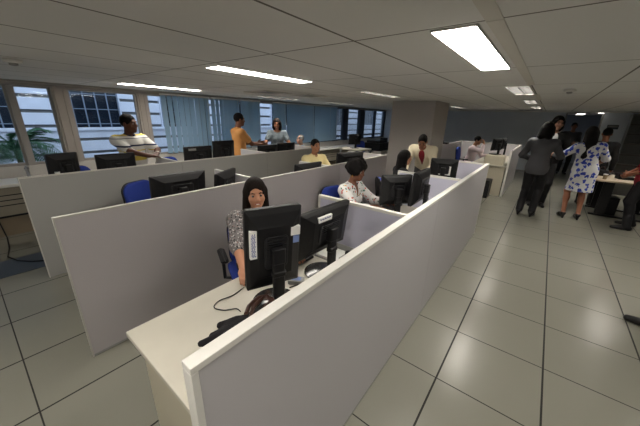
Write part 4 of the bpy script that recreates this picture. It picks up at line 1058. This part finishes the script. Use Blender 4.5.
# far wall items
t = empty('wall_sign', 'small dark sign on the far wall right of the doorway', 'sign', (1.73, YF-.022, 1.68), 0)
b = MB(); b.box(-.13, .13, 0, .02, -.065, .065); b.build('plate', M['darkframe'], t, bevel=.003)
b = MB(); b.box(-.11, .11, -.002, 0, -.01, .045); b.build('face', M['groove'], t)
t = empty('wall_shelf', 'grey open shelving on the far wall at the right edge', 'shelf', (2.75, YF-.22, 0), 0)
b = MB(); b.box(-.72, -.70, -.18, .20, 0, 2.06); b.build('side_panel', M['grey'], t)
b = MB(); b.box(.70, .72, -.18, .20, 0, 2.06); b.build('side_panel', M['grey'], t)
b = MB(); b.box(-.70, .70, .18, .20, 0, 2.06); b.build('back_panel', M['grey'], t)
for z in (.05, .32, .60, .90, 1.22, 1.50, 1.77, 2.04): b = MB(); b.box(-.70, .70, -.18, .18, z-.012, z+.012); b.build('shelf_board', M['vent'], t)
t = empty('exit_lamp', 'small bright lamp above the far doorway', 'lamp', (1.36, YF-.10, 2.07), 0)
b = MB(); b.box(-.07, .07, -.03, .099, .015, .03); b.build('base', M['white'], t); b = MB(); b.box(-.065, .065, -.025, .025, 0, .014); b.build('diffuser', M['lamp_hall'], t)
t = empty('hall_light', 'ceiling light in the hall beyond the doorway', 'ceiling light', (1.0, 14.0, ZC-.03), 0)
b = MB(); b.box(-.12, .12, -.6, .6, .01, .028); b.build('housing', M['white'], t); b = MB(); b.box(-.11, .11, -.58, .58, 0, .009); b.build('diffuser', M['lamp_hall'], t)

# ------------------------------------------------------------------ sky, camera
wd = bpy.data.worlds.new('World'); SC.world = wd; wd.use_nodes = True; nt = wd.node_tree
bg = nt.nodes['Background']; bg.inputs['Color'].default_value = (.72, .83, 1.0, 1); bg.inputs['Strength'].default_value = 2.3
cd = bpy.data.cameras.new('camera'); cam = bpy.data.objects.new('camera', cd); COL.objects.link(cam); SC.camera = cam
cd.sensor_width = 36.; cd.sensor_fit = 'HORIZONTAL'; cd.lens = 280.62*36/640; cd.clip_start = .05; cd.clip_end = 200
yaw, pit, rol = .660, .331, .029
fwd = Vector((-math.sin(yaw)*math.cos(pit), math.cos(yaw)*math.cos(pit), -math.sin(pit))); rt = Vector((math.cos(yaw), math.sin(yaw), 0)); up = rt.cross(fwd)
rt2 = rt*math.cos(rol)+up*math.sin(rol); up2 = -rt*math.sin(rol)+up*math.cos(rol)
Mx = Matrix.Identity(4)
for i in range(3): Mx[i][0] = rt2[i]; Mx[i][1] = up2[i]; Mx[i][2] = -fwd[i]
Mx.translation = Vector((.251, -1.13, 1.74)); cam.matrix_world = Mx
SC.view_settings.view_transform = 'Standard'; SC.view_settings.look = 'None'; SC.view_settings.gamma = 1.; SC.view_settings.use_curve_mapping = False
SC.view_settings.exposure = -.10
SC.cycles.use_denoising = True
SC.cycles.max_bounces = 8; SC.cycles.diffuse_bounces = 4; SC.cycles.transparent_max_bounces = 12
SC.cycles.sample_clamp_indirect = 6.
